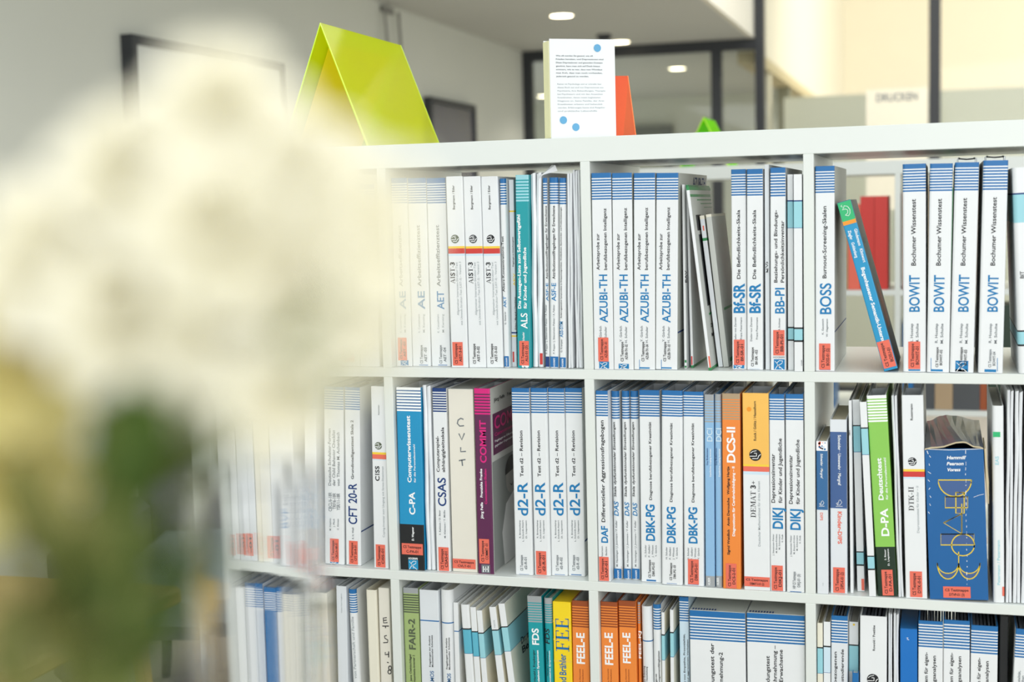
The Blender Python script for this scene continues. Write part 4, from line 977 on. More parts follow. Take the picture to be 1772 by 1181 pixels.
# column 3
def horse(v, x, y, s):
    v.ln([(x - s, y + s), (x + s, y + s)], .0006, 'w').ln([(x - .7 * s, y + .6 * s), (x + .2 * s, y + .6 * s), (x + .8 * s, y - .2 * s), (x + .3 * s, y - s), (x - .1 * s, y - .8 * s), (x - .2 * s, y - .2 * s), (x - .9 * s, y + .1 * s), (x - .8 * s, y + .3 * s), (x - .1 * s, y + .1 * s), (x - .7 * s, y + .6 * s)], .0006, 'w')
v = Vol(2, 'F', (623, 686, 336, 633, 688, 1118), 'paperback_book', 'small pale grey and blue paperback, first right of the third upright in the middle row', 'book', kind='book', base='e', inner='old', depth=.17, bands=[(386, 688, 'u')])
v.rec(626, 338, 684, 384, 'w'); rr = random.Random(3)
for k in range(14): v.circ(632 + rr.random() * 46, 342 + rr.random() * 36, 2.5 + rr.random() * 4, rr.choice('sbuR'), -.0003)
v.td('Schneider · Margraf', 650, 400, 525, 12, 'w', 'i').td('DIPS', 648, 702, 742, 14, 'R'); horse(v, 656, 655, 14); v.t('4. Aufl.', 664, 1076, 1060, 5, 'l').end()
v = Vol(2, 'F', (694, 783, 226, 701, 786, 1116), 'paperback_book', 'thick slate blue and grey-white paperback with yellowed pages in the middle row', 'book', kind='book', base='e', inner='old', depth=.18, bands=[(289, 680, 'h')])
v.td('Schneider · Unnewehr · Margraf', 739, 305, 562, 15, 'w').td('Kinder-DIPS', 738, 696, 862, 21, 'R', 'b'); horse(v, 745, 653, 17); v.sticker(714, 982, 774, 1112, 'CS Testmappe', 'DIPS-K-01 (2)').end()
v = booklet(2, 'F', (787, 806, 128, 801, 821, 1115), 'test_booklet', 'thin plain white booklet right of the thick slate blue paperback', 'W', .24)
v.t('TSBK-K', 802, 308, 280, 7, 'k').end()
v = booklet(2, 'F', (808, 846, 124, 827, 879, 1106), 'test_booklet', 'left of two slightly tipped white booklets with turquoise bands, middle row', 'W', .26, bands=[(254, 260, 'D'), (260, 390, 'Q'), (390, 393, 'u'), (900, 906, 'D'), (906, 966, 'Q'), (966, 974, 'D')], inner='old', grp='tipped turquoise banded booklets')
v.rec(856, 1040, 878, 1098, 'R').end()
v = booklet(2, 'F', (849, 884, 136, 896, 936, 1132), 'test_booklet', 'right of two slightly tipped white booklets with turquoise bands, touching the green binder', 'W', .26, bands=[(266, 273, 'D'), (273, 404, 'Q'), (404, 407, 'u'), (922, 928, 'D'), (928, 988, 'Q'), (988, 996, 'D')], inner='old', grp='tipped turquoise banded booklets')
v.end()
v = Vol(2, 'G', (282, 401, 100, 343, 456, 1106), 'test_binder', 'fresh green binder with white lettering and dark foot, tipped slightly, middle row', 'binder', base='G', st=(116, 232, 8), stc=('w', 'G', 'w'), bands=[(856, 1110, 'd')], r=.002)
v.t('D-PA', 405, 802, 664, 44, 'w', 'b').t('Deutschtest', 372, 622, 412, 28, 'w', 'b').t('für die Personalauswahl', 399, 620, 412, 13, 'w').t('S. Rieser', 390, 922, 868, 10, 'w').t('D. Liepmann', 408, 950, 866, 10, 'w').sticker(366, 970, 430, 1098, 'CS Testmappe', 'D-PA-01').end()
sleeve(2, 'G', (404, 440, 96, 440, 472, 1110), 'sleeve_folder', 'dark-edged sleeve folder between the green binder and the white one with round emblem', 2, wav=.0015)
v = Vol(2, 'G', (458, 574, 99, 484, 590, 1115), 'test_binder', 'white binder with yellow and red stripe and round emblem left of the dark blue box', 'binder', side='f', bands=[(468, 480, 'y'), (480, 507, 'r'), (507, 517, 'i')])
v.t('Rossmann', 518, 224, 142, 13, 'k').swirl(516, 430, 22).t('DTK-II', 523, 676, 556, 26, 'k', 's').t('Depressionstest für Kinder – II', 549, 786, 552, 12, 'l').sticker(504, 978, 566, 1106, 'CS Testmappe', 'DTK-II-01').end()
# the big worn box with its lid pushed up
v = Vol(2, 'G', (572, 868, 366, 594, 898, 1126), 'worn_box', 'large worn dark blue box with yellow outlined capitals and a buckled lid', 'box', kind='box', base='V', side='V', inner='D', depth=.27)
for c in list(v.root.children): bpy.data.objects.remove(c)
hw, hh, dp = v.w / 2, v.h, .27
b = MB(); b.box(-hw, hw, 0, .0022, 0, hh, P('V'), .0006); b.build('front_panel', v.root)
b = MB(); b.box(-hw, -hw + .002, .0024, dp, 0, hh, P('V'), .0004); b.build('side_panel', v.root)
b = MB(); b.box(hw - .002, hw, .0024, dp, 0, hh, P('V'), .0004); b.build('side_panel', v.root)
b = MB(); b.box(-hw, hw, dp, dp + .002, 0, hh, P('V')); b.build('back_panel', v.root)
b = MB(); b.box(-hw + .0022, hw - .0022, .0024, dp - .002, 0, .002, P('z')); b.build('bottom_panel', v.root)
b = MB(); b.box(-hw + .004, -hw + .03, .02, .25, .003, hh - .012, P('e')); b.build('test_booklet_stack', v.root)
# lid: two sloping flaps meeting in a crease, card edges at the front
cr = hw * .30
apex = [(cr, -.003, hh + .0115), (-hw * .1, dp * .55, hh + .012), (-hw * .25, dp, hh + .013)]
def lid_side(sx):
    b = MB(); outer_ = [(sx * (hw - .0002), -.003, hh + .0005), (sx * (hw - .0002), dp * .55, hh + .001), (sx * (hw - .0002), dp + .002, hh + .001)]
    m_ = mat('scuffed_lid', '#3d4a63', .25, .35, 25, .5)
    nn = 6
    for k in range(2):
        for j in range(nn):
            f = lambda kk, t: Vector(apex[kk]).lerp(Vector(outer_[kk]), t) + Vector((0, 0, .0012 * math.sin(kk * 2.1 + t * 9)))
            q = [f(k, j / nn), f(k + 1, j / nn), f(k + 1, (j + 1) / nn), f(k, (j + 1) / nn)]
            b.face(q, m_); b.face([p - Vector((0, 0, .0022)) for p in q][::-1], M_CARD)
            if k == 0: b.face([q[0], q[3], q[3] - Vector((0, 0, .0022)), q[0] - Vector((0, 0, .0022))], M_CARD)
    b.build('lid_flap', v.root)
lid_side(-1); lid_side(1)
b = MB(); b.ring_loft([[(hw + .001, -.001, hh), (hw + .003, -.001, hh), (hw + .003, .10, hh), (hw + .001, .10, hh)], [(hw + .002, .0, hh - .05), (hw + .006, .0, hh - .05), (hw + .006, .08, hh - .05), (hw + .002, .08, hh - .05)], [(hw + .004, .002, hh - .085), (hw + .0052, .002, hh - .085), (hw + .0052, .04, hh - .085), (hw + .004, .04, hh - .085)]], M_CARD, True, True); b.build('torn_card_edge', v.root)
for t_, y_, x1 in (('Hammill', 418, 776), ('Pearson', 448, 768), ('Voress', 478, 752)): v.th(t_, 684, x1, y_, 16, 'w', 'bi')
# outlined logo
arc = lambda cx, cy, r, a0, a1, n=14, ry=None: [(cx + r * math.cos(math.radians(a0 + (a1 - a0) * i / n)), cy + (ry or r) * math.sin(math.radians(a0 + (a1 - a0) * i / n))) for i in range(n + 1)]
LY = [-.00018]
def out(pts, fill=None, wd=.0016):
    LY[0] -= .00002
    if fill: v.poly(pts, fill, LY[0])
    v.ln(pts + [pts[0], pts[1]], wd, 'X', -.0004)
out(arc(725, 522, 84, 0, 180, 16, 82), 'h'); out([(676, 606), (790, 606), (790, 660), (676, 660)], 'h'); out([(730, 584), (772, 584), (772, 688), (730, 688)], 'h')
out([(668, 736), (760, 690), (760, 790)]); out([(654, 792), (822, 792), (822, 846), (654, 846)], 'h'); out(arc(766, 846, 58, 0, 360, 24, 54), None)
v.ln([(760, 790), (760, 640)], .0014, 'X'); v.ln([(744, 880), (744, 960)], .0014, 'X')
def moon(x0, x1):
    cx = (x0 + x1) / 2; r = (x1 - x0) / 2; a = arc(cx, 936, r, 180, 0, 14, 80); b_ = arc(cx, 936, r, 0, 180, 14, 52)
    for i in range(14): v.poly([a[i], a[i + 1], b_[13 - i], b_[14 - i]], 'h', -.0003)
    v.ln(a, .0016, 'X'); v.ln(b_, .0014, 'X')
moon(636, 744); moon(744, 852)
rr = random.Random(5)
for k in range(26):   # scuffs along the old crease
    y_ = 372 + k * 29; x_ = 779 + k * .35 + rr.uniform(-1.5, 1.5); v.ln([(x_, y_), (x_ + rr.uniform(-1, 1), y_ + rr.uniform(5, 22))], rr.uniform(.0003, .0009), 'w', -.00045)
v.ln([(590, 368), (700, 372), (862, 366)], .0009, 'w', -.00045).ln([(584, 376), (590, 392)], .001, 'w').ln([(820, 608), (845, 598), (872, 592)], .0005, 'w', -.00045)
for k in range(8): v.ln([(588 + rr.uniform(0, 14), 400 + k * 40), (591 + rr.uniform(0, 14), 410 + k * 40)], .0007, 'w', -.00045)
v.sticker(666, 1054, 804, 1110, 'CS Testmappe', 'DTVP-01 (3)', True).end()
v = Vol(2, 'G', (908, 975, 152, 922, 972, 1136), 'test_folder', 'white folder with a small green mark right of the worn blue box', 'folder', kind='folder', r=.005, base='W')
v.rec(917, 282, 954, 308, 'F').t('EAS', 946, 446, 404, 18, 'Q').t('Petermann / Petermann', 952, 1046, 822, 14, 'Q').rec(964, 1054, 974, 1100, 'R').end()
sleeve(2, 'G', (986, 1026, 72, 980, 1010, 1138), 'sleeve_folder', 'first clear sleeve folder from the left at the right edge, middle row', 2, wav=.001)
v = sleeve(2, 'G', (1030, 1075, 76, 1016, 1052, 1140), 'sleeve_folder', 'second clear sleeve folder at the right edge, with a pinkish mark', 2, wav=.001)
v = sleeve(2, 'G', (1082, 1128, 76, 1056, 1096, 1142), 'sleeve_folder', 'third clear sleeve folder cut by the right picture edge', 2, wav=.001)

# ================================================================== the volumes: lower row (feet outside the picture)
x = T + .006
for i, (w_, h, base, lab) in enumerate(((.04, .30, 'W', 'white binder'), (.036, .31, 'e', 'grey-white binder'), (.045, .305, 'b', 'blue binder with striped head'), (.034, .31, 'W', 'white striped binder'), (.04, .30, 'c', 'cream binder'))):
    glimpsed(3, x, w_, h, 'blurred %s %s from the left side panel, lower row' % (lab, ('first', 'second', 'third', 'fourth', 'fifth')[i]), base, st=i in (1, 2, 3), sticker=False, title=None, sub=None); x += w_ + .002
R3 = dict(rec=.012)
v = Vol(3, 'H', (2, 98, 172, 26, 106, 989), 'test_binder', 'plain pale grey-white binder left of the narrow blue-striped folder, lower row', 'binder', base='e', rec=.012)
v.t('Gießen-Test / Langform', 58, 400, 235, 9, 'l').end()
v = Vol(3, 'H', (100, 178, 200, 150, 208, 989), 'test_folder', 'narrow rounded folder with pale blue stripes at the left of the lower row', 'binder', kind='folder', base='W', r=.006, st=(238, 400, 8), rec=.012)
v.t('von Partnerschaft und Familie', 170, 960, 432, 22, 'l').end()
v = Vol(3, 'H', (254, 352, 205, 290, 378, 989), 'test_folder', 'plain cream folder with an open folded head, left of the box lettered by hand', 'folder', kind='folder', base='c', r=.004, rec=.012, inner='old'); v.end()
v = Vol(3, 'H', (366, 462, 192, 388, 482, 989), 'card_box', 'narrow cream box with handwritten letters and numerals, lower row', 'box', kind='box', base='K', rec=.012)
for pts in ([(440, 440), (410, 444), (414, 486), (446, 482)], [(412, 464), (440, 462)], [(402, 512), (458, 512)], [(428, 512), (430, 530)], [(440, 592), (420, 598), (424, 616), (450, 632), (446, 652), (410, 654)],
            [(428, 734), (426, 756), (456, 752)], [(456, 728), (456, 780)], [(442, 820), (456, 824)]): v.ln(pts, .0017, 'k')
v.ln(arc(468, 870, 12, 0, 360, 12, 18), .0017, 'k').ln(arc(464, 903, 14, 0, 360, 12, 17), .0017, 'k').end()
v = Vol(3, 'H', (572, 708, 188, 602, 733, 989), 'test_binder', 'sage green binder with grey head and large dark capitals, lower row', 'binder', base='v', st=(234, 400, 8), stc=('S', 'v', 'x'), rec=.012)
v.t('FAIR-2', 683, 712, 450, 56, 'x', 'b').t('Jens Oehlschlägel', 652, 985, 755, 18, 'k').t('Aufmerksamkeits-Inventar 2', 684, 1060, 758, 18, 'k').end()
for i, q in enumerate(((706, 884, 206, 735, 893, 989), (887, 1000, 206, 905, 1012, 989))):
    v = Vol(3, 'H', q, ('test_binder', 'test_folder')[i], ('broad white binder with one thin blue line right of the sage green binder', 'rounded white folder with one thin blue line right of the broad white one')[i], 'binder', kind=('binder', 'folder')[i], base='e' if i == 0 else 'W', r=(.002, .012)[i], bands=[(462 + 20 * i, 472 + 20 * i, 'b')], rec=.012)
    dx = (0, 146)[i]
    v.t('Fragebogen zur Analyse', 810 + dx, 860 + i * 20, 595 + i * 20, 14, 'k').t('Motivationaler Schemata', 832 + dx, 860 + i * 22, 588 + i * 20, 14, 'k').t('FAMOS', 840 + dx, 1030, 893 + i * 22, 32, 'u').end()
v = booklet(3, 'H', (1002, 1050, 312, 1026, 1062, 989), 'test_booklet', 'lower white booklet tucked between the rounded folder and the banded ones', 'W', .24, bands=[(553, 561, 'b')], rec=.014)
v.end()
bd = [(1062, 1142, 330, 1112, 1186, 989, (532, 544, 745), 'q'), (1144, 1200, 352, 1192, 1240, 989, (556, 566, 768), 'q'), (1196, 1250, 380, 1248, 1296, 989, (568, 578, 782), 'Q'), (1304, 1370, 350, 1388, 1440, 989, (542, 552, 756), 'Q'), (1388, 1440, 322, 1470, 1532, 989, (515, 525, 726), 'Q')]
for i, (a, b_, c, d, e, f, g, col) in enumerate(bd):
    v = Vol(3, 'H', (a, b_, c, d, e, f), 'test_folder', '%s of five tipped white folders with turquoise bands in the lower row' % ('first', 'second', 'third', 'fourth', 'fifth and largest-sided')[i], 'folder', kind='folder', base='W', side='c', r=(.004, .0012, .002, .001, .001)[i], depth=.25, rec=.012, bands=[(g[0], g[1], 'D'), (g[1], g[2], col), (g[2], g[2] + 4, 'u')], group='five tipped turquoise banded folders')
    if i == 3: v.t('TESTE', 1362, 530, 462, 10, 'l')
    if i == 4:
        z = v.vz(900); cover_print(v, [('t', 'Dr. med. Bernd', .06, v.vz(760), .2, .012, 'k'), ('t', 'Beratung', .06, v.vz(840), .2, .012, 'k')])
    v.end()
v = Vol(3, 'H', (1632, 1762, 258, 1660, 1790, 989), 'test_binder', 'teal binder with grey head and white capitals in the lower row', 'binder', base='t', st=(312, 480, 8), stc=('S', 't'), rec=.012)
v.t('FDS', 1738, 672, 532, 60, 'w', 'b').t('Harald J. Freyberger', 1706, 985, 715, 18, 'k').t('Dissoziativen Symptomen', 1742, 1060, 718, 18, 'w', 'b').end()
v = Vol(3, 'I', (171, 241, 158, 192, 258, 802), 'test_folder', 'narrower teal folder with rounded grey head beside the yellow box', 'binder', kind='folder', base='t', r=.006, st=(206, 350, 8), stc=('S', 't'), rec=.012)
v.t('FDS', 224, 510, 396, 36, 'D', 'i').t('Harald J. Freyberger', 212, 755, 562, 11, 'k', 'i').t('Dissoziativen Symptomen', 232, 830, 562, 11, 'w', 'bi').end()
v = Vol(3, 'I', (244, 390, 190, 264, 400, 802), 'yellow_box', 'sun yellow box with large blue serif capitals in the lower row', 'box', kind='box', base='Y', rec=.012)
v.rec(250, 330, 392, 345, 'y'); v.rec(252, 470, 394, 486, 'y').rec(256, 634, 398, 650, 'y')
v.t('FEE', 374, 566, 314, 100, 'b', 's').t('Brähler', 352, 748, 586, 52, 'b').t('und', 354, 850, 764, 52, 'b').end()
def feel(k, q, lab, tx, row=3, extra=True):
    v = Vol(row, k, q, 'test_binder', lab, 'binder', base='O', st=(222, 382, 8), stc=('B', 'O'), rec=.012, group='orange binders with brown striped heads')
    v.t('FEEL-E', tx, 662 + (8 if tx < 800 and tx > 600 else -4 if tx > 800 else 0), 424 if tx != 708 else 432, 62, 'w', 'b').t('Jana Horowitz', tx - 30, 830, 700, 11, 'B').t('bei Erwachsenen', tx - 8, 830, 704, 11, 'B').end(); return v
feel('I', (394, 524, 180, 406, 534, 802), 'orange binder with brown stripes left of the second upright, lower row', 494)
feel('I', (612, 745, 188, 626, 756, 802), 'orange binder with brown stripes just right of the second upright, lower row', 710)
feel('I', (750, 892, 180, 766, 903, 802), 'orange binder with brown stripes, rightmost of the three wide ones, lower row', 850)
v = Vol(3, 'I', (894, 922, 190, 905, 930, 802), 'test_folder', 'thin orange folder with silver stripes squeezed beside the wide orange binders', 'binder', kind='folder', base='O', r=.003, st=(210, 352, 8), stc=('S', 'O'), rec=.02)
v.t('FEEL-KJ', 928, 620, 410, 20, 'w', 'b').end()
v = Vol(3, 'I', (922, 1006, 222, 938, 1020, 802), 'test_folder', 'white folder with rounded head and one blue line right of the orange ones', 'binder', kind='folder', base='W', r=.009, bands=[(484, 493, 'b')], rec=.012, side='e')
v.t('zur Erfassung', 958, 806, 680, 12, 'k').t('und Verarbeitung', 978, 830, 684, 12, 'k').end()
v = Vol(3, 'I', (1010, 1076, 208, 1024, 1084, 802), 'test_folder', 'narrow rounded blue-striped folder between white folders in the lower row', 'binder', kind='folder', base='W', r=.008, st=(240, 400, 8), rec=.012)
v.t('Stressmanagementfähigkeiten', 1072, 900, 562, 14, 'k').t('Fragebogen von', 1050, 860, 740, 14, 'k').end()
v = booklet(3, 'I', (1080, 1110, 268, 1090, 1112, 802), 'test_booklet', 'left of two white booklets with pale turquoise bands right of the narrow striped folder', 'W', .26, bands=[(436, 446, 'D'), (446, 632, 'Q'), (632, 636, 'u')], rec=.012, side='c', cat='booklet', inner='old', grp='pair of banded booklets, lower row')
v.end()
v = booklet(3, 'I', (1148, 1176, 248, 1152, 1182, 802), 'test_booklet', 'right of two white booklets with pale turquoise bands right of the narrow striped folder', 'W', .26, bands=[(418, 428, 'D'), (428, 608, 'Q'), (608, 612, 'u')], rec=.012, side='c', grp='pair of banded booklets, lower row')
v.end()
v = Vol(3, 'I', (1216, 1292, 150, 1226, 1298, 802), 'test_binder', 'white blue-striped binder standing high, left of the two very broad boxes', 'binder', base='i', st=(184, 336, 8), rec=.022)
v.t('Fragebogen zur Erfassung von Empathie, Prosozialität,', 1268, 1120, 432, 14, 'k').t('Aggressionsbereitschaft und aggressivem Verhalten', 1292, 1120, 474, 10, 'k').end()
def dashes(v):
    m = MB(); hw = v.w / 2
    for k in range(9): m.box(-hw + .004 + k * .0045, -hw + .0062 + k * .0045, .004, .012, v.h + .0007, v.h + .0009, P('n'))
    m.build('lid_print', v.root)
v = Vol(3, 'I', (1292, 1726, 262, 1306, 1728, 802), 'broad_test_box', 'left of two very broad white boxes with blue stripes in the lower row', 'box', kind='box', base='W', st=(308, 486, 8), rec=.012, inner='f', group='two very broad white boxes')
v.t('Frostigs Entwicklungstest der', 1490, 1200, 508, 30, 'k').t('visuellen Wahrnehmung-2', 1556, 1100, 572, 30, 'k'); dashes(v); v.end()
v = Vol(3, 'J', (40, 404, 158, 46, 408, 580), 'broad_test_box', 'right of two very broad white boxes, touching the third upright, lower row', 'box', kind='box', base='W', st=(190, 338, 8), rec=.012, inner='f', group='two very broad white boxes')
v.t('Frostigs Entwicklungstest', 188, 850, 420, 24, 'k').t('der visuellen Wahrnehmung –', 232, 860, 352, 24, 'k').t('Jugendliche und Erwachsene', 270, 860, 376, 24, 'k'); dashes(v); v.end()
# column 3, lower row
v = booklet(3, 'J', (482, 518, 212, 484, 520, 580), 'test_booklet', 'cream booklet with turquoise band touching the third upright, lower row', 'c', .25, bands=[(362, 370, 'D'), (370, 524, 'Q'), (524, 527, 'u')], rec=.012, inner='old', grp='two banded booklets by the third upright'); v.end()
v = booklet(3, 'J', (521, 568, 205, 523, 566, 580), 'test_booklet', 'white booklet with pale blue band left of a blue-striped binder, lower row right', 'W', .25, bands=[(354, 363, 'D'), (363, 520, 'i'), (520, 523, 'u')], rec=.012, inner='old', grp='two banded booklets by the third upright'); v.end()
v = Vol(3, 'J', (570, 677, 168, 570, 672, 580), 'test_binder', 'blue-striped binder full of grey files with a two-line title, lower row right', 'binder', base='e', st=(196, 336, 8), rec=.012, inner='files')
v.t('des berufsbezogenen', 604, 780, 392, 18, 'k').t('für Lehramtsstudierende', 648, 790, 374, 18, 'k').end()
v = Vol(3, 'J', (680, 742, 205, 680, 740, 580), 'test_folder', 'cream folder with turquoise band left of the white box with round emblem', 'folder', kind='folder', base='W', side='c', rec=.03, bands=[(346, 354, 'D'), (354, 514, 'Q')]); v.circ(712, 222, 7, 'y').end()
v = Vol(3, 'J', (700, 742, 524, 700, 742, 580), 'blue_booklet', 'low blue booklet in front of the cream folder, lower row right', 'booklet', kind='folder', base='b', depth=.014, rec=.004, hmax=None); v.end()
v = Vol(3, 'J', (750, 920, 170, 748, 916, 580), 'open_white_binder', 'broad white binder with round black emblem and grey files, lower row right', 'binder', base='W', rec=.008, inner='files')
v.t('Rowold / Poethke', 844, 384, 226, 15, 'k').swirl(830, 564, 37).end()
sleeve(3, 'J', (926, 956, 150, 924, 950, 580), 'sleeve_folder', 'left crumpled white sleeve folder between the white binder and the blue box', 2, wav=.002)
sleeve(3, 'J', (960, 994, 150, 956, 992, 580), 'sleeve_folder', 'right crumpled white sleeve folder touching the blue box', 2, wav=.002)
v = Vol(3, 'J', (998, 1108, 250, 1000, 1108, 580), 'blue_box', 'plain blue box with a worn white scratch in the lower row, right', 'box', kind='box', base='M', rec=.012, side='b', inner='b')
v.ln([(1040, 305), (1050, 303), (1044, 314), (1056, 316)], .0009, 'w').end()
for i, (q, st) in enumerate((((1112, 1268, 200, 1112, 1266, 580), (222, 364, 8)), ((1270, 1438, 196, 1268, 1434, 580), (222, 374, 8)), ((1441, 1614, 230, 1437, 1606, 580), (262, 404, 8)))):
    v = Vol(3, 'J', q, 'files_binder', '%s of three broad blue-striped binders stuffed with grey files, lower row right' % ('left', 'middle', 'right')[i], 'binder', base='W', st=st, rec=.012, inner='files', group='three blue-striped binders stuffed with files')
    dx = (0, 158, 328)[i]; dy = (0, 4, 34)[i]
    v.t('System für eigen-', 1172 + dx, 640 + dy, 396 + dy, 22, 'k').t('Trainingsanalysen', 1222 + dx, 690 + dy, 414 + dy, 22, 'k').end()
v = Vol(3, 'J', (1622, 1686, 170, 1618, 1676, 580), 'black_folder', 'tall black folder in the lower row near the right edge', 'folder', kind='folder', base='D', rec=.03); v.end()
v = Vol(3, 'J', (1704, 1850, 252, 1686, 1836, 580), 'files_binder', 'white blue-striped binder cut by the right picture edge, lower row', 'binder', base='W', st=(288, 430, 8), rec=.012, inner='files')
v.t('Prosozialität,', 1736, 640, 512, 18, 'g').t('Verhalten', 1762, 640, 540, 18, 'g').end()

# ================================================================== flowers close to the lens
def petal_mat(name, hexc, tl):
    m = bpy.data.materials.new(name); m.use_nodes = True; nt = m.node_tree
    b = nt.nodes['Principled BSDF']; b.inputs['Base Color'].default_value = lin(hexc) + (1,); b.inputs['Roughness'].default_value = .6
    out = nt.nodes['Material Output']; tr = nt.nodes.new('ShaderNodeBsdfTranslucent'); tr.inputs[0].default_value = lin(tl) + (1,)
    tc = nt.nodes.new('ShaderNodeTexCoord'); no = nt.nodes.new('ShaderNodeTexNoise'); no.inputs['Scale'].default_value = 160
    bp = nt.nodes.new('ShaderNodeBump'); bp.inputs['Strength'].default_value = .2; nt.links.new(tc.outputs['Object'], no.inputs['Vector']); nt.links.new(no.outputs['Fac'], bp.inputs['Height']); nt.links.new(bp.outputs['Normal'], b.inputs['Normal'])
    mx = nt.nodes.new('ShaderNodeMixShader'); mx.inputs[0].default_value = .28; nt.links.new(b.outputs[0], mx.inputs[1]); nt.links.new(tr.outputs[0], mx.inputs[2]); nt.links.new(mx.outputs[0], out.inputs['Surface']); return m
PW_ = petal_mat('cream_petal', '#f9f6e6', '#f5f0d4'); PY_ = petal_mat('yellowish_petal', '#ece3a4', '#e0d070')
LEAF = petal_mat('leaf', '#41591c', '#5d7a22'); STEM = mat('stem_green', '#7c8746', .6, .15, 60); LEAF2 = petal_mat('pale_leaf_green', '#7c7d42', '#8d8f4a')
def petal_mesh(L, W_, curl, m, nm):
    b = MB(); nu, nv = 5, 8; g = []
    for j in range(nv + 1):
        t = j / nv; wd = W_ * math.sin(math.pi * min(1, t * .86 + .06)) ** .7
        row = []
        for i in range(nu):
            s_ = (i / (nu - 1) - .5) * 2
            row.append((s_ * wd * .5, L * (t - .12 * t * t * curl), L * (.38 * curl * t * t - .1 * t) + .16 * wd * s_ * s_))
        g.append(row)
    for j in range(nv):
        for i in range(nu - 1): b.face([g[j][i], g[j][i + 1], g[j + 1][i + 1], g[j + 1][i]], m)
    o = b.build(nm); me = o.data; bpy.data.objects.remove(o)
    me.polygons.foreach_set('use_smooth', [True] * len(me.polygons)); return me
PM = {k: [petal_mesh(1.0, .62, c, mm, 'petal') for c in (.1, .7, 1.3)] for k, mm in (('w', PW_), ('y', PY_))}
LM = petal_mesh(1.0, .42, .6, LEAF, 'leaf'); LM2 = petal_mesh(1.0, .36, .9, LEAF2, 'leaf')
VX = far(120, 1500, .40)
WP = far(200, 900, .36)
def stem_path(c, rnd):
    tgt = VX + Vector((rnd.uniform(-.016, .016), rnd.uniform(-.016, .016), -.18))
    w1 = WP + Vector((rnd.uniform(-.012, .008), rnd.uniform(-.01, .01), 0)); P0 = c + Vector((0, .01, -.004)); w0 = c.lerp(w1, .5) + Vector((-.006, .012, -.004))
    return [c + Vector((0, .002, 0)), P0, w0, w1, w1.lerp(tgt, .3), tgt]
def bloom(px, py, dist, Rpx, k, label, seed):
    rnd = random.Random(seed); c = far(px, py, dist); R_ = Rpx * dist / FPX
    ax = (CAM - c).normalized() * .9 + Vector((rnd.uniform(-.45, .45), 0, .55 + rnd.uniform(-.2, .2)))
    rot = ax.to_track_quat('Z', 'Y').to_euler()
    o = empty('white_flower', c, rot, label, 'flower', 'white flowers of the bouquet')
    for ring, (n, el, sc) in enumerate(((10, .0, 1.0), (9, .4, .88), (8, .8, .7), (5, 1.2, .5))):
        for i in range(n):
            a = 2 * math.pi * (i + ring * .4) / n + rnd.uniform(-.15, .15)
            p = bpy.data.objects.new('petal', PM[k][min(2, ring)]); COL.objects.link(p); p.parent = o
            e = el + rnd.uniform(-.12, .12)
            p.matrix_local = Matrix.Rotation(a, 4, 'Z') @ Matrix.Rotation(e, 4, 'X') @ Matrix.Scale(R_ * sc * rnd.uniform(.9, 1.08), 4)
    b = MB(); b.ring_loft([[(r * R_ * math.cos(t * .628), r * R_ * math.sin(t * .628), z * R_) for t in range(10)] for r, z in ((.02, -.2), (.10, -.14), (.12, -.02), (.06, .08))], STEM, True, True); b.build('calyx', o)
    inv = rot.to_matrix().inverted()
    b = MB(); b.tube([inv @ (q - c) for q in stem_path(c, rnd)], .0016, STEM, 7); b.build('stem', o, smooth=True)
    return o
BL = [
 (385, 190, .285, 150, 'w', 'highest white bloom, peak of the bouquet'), (235, 300, .30, 155, 'w', 'white bloom at the upper left shoulder of the bouquet'), (520, 300, .275, 140, 'w', 'white bloom just left of the yellow stand'),
 (640, 370, .21, 120, 'w', 'white bloom reaching over the top of the shelf at the right'), (85, 450, .315, 150, 'w', 'white bloom near the left picture edge, upper'), (380, 400, .27, 185, 'w', 'broad white bloom in the middle of the bouquet'),
 (545, 500, .27, 155, 'w', 'white bloom at the right side, over the first compartment'), (215, 540, .29, 170, 'w', 'white bloom left below the bouquet middle'), (410, 585, .275, 165, 'w', 'white bloom below the bouquet middle'),
 (480, 690, .25, 120, 'w', 'white bloom hanging low in the middle, above the glass vase'), (340, 680, .30, 100, 'w', 'low white bloom just above the dark leaves'), (20, 610, .33, 160, 'y', 'yellowish bloom at the left picture edge, upper'),
 (10, 820, .34, 140, 'y', 'yellowish bloom at the left picture edge, lower'), (660, 500, .205, 95, 'w', 'small white bloom furthest right in the bouquet'), (632, 600, .225, 88, 'w', 'small white bloom lowest at the right, over the middle board'), (150, 420, .31, 120, 'w', 'white bloom behind the left shoulder of the bouquet')]
for i, (a, b_, c, d, k, lab) in enumerate(BL): bloom(a, b_, c, d, k, lab, 11 + i)
def leaf_sprig(px, py, dist, L, dirv, n, me, label, seed):
    rnd = random.Random(seed); c = far(px, py, dist); o = empty('leaf_sprig', c, (0, 0, 0), label, 'foliage', 'leaf sprigs of the bouquet')
    tgt = VX + Vector((rnd.uniform(-.014, .014), rnd.uniform(-.014, .014), -.16)) - c
    b = MB(); b.tube([Vector((0, 0, 0)), tgt * .5, tgt], [.0012, .0018, .002], STEM, 7); b.build('stem', o)
    for i in range(n):
        p = bpy.data.objects.new('leaf', me); COL.objects.link(p); p.parent = o
        d = Vector((rnd.uniform(-1, 1), rnd.uniform(-.6, .6), rnd.uniform(-.5, .9))) + Vector(dirv); d.normalize()
        q = d.to_track_quat('Y', 'Z').to_matrix().to_4x4()
        p.matrix_local = Matrix.Translation(tgt * (i / n * .22)) @ q @ Matrix.Scale(L * rnd.uniform(.8, 1.15), 4)
leaf_sprig(225, 770, .28, .030, (0, .2, .0), 13, LM, 'dark green leaves in the middle under the blooms', 3)
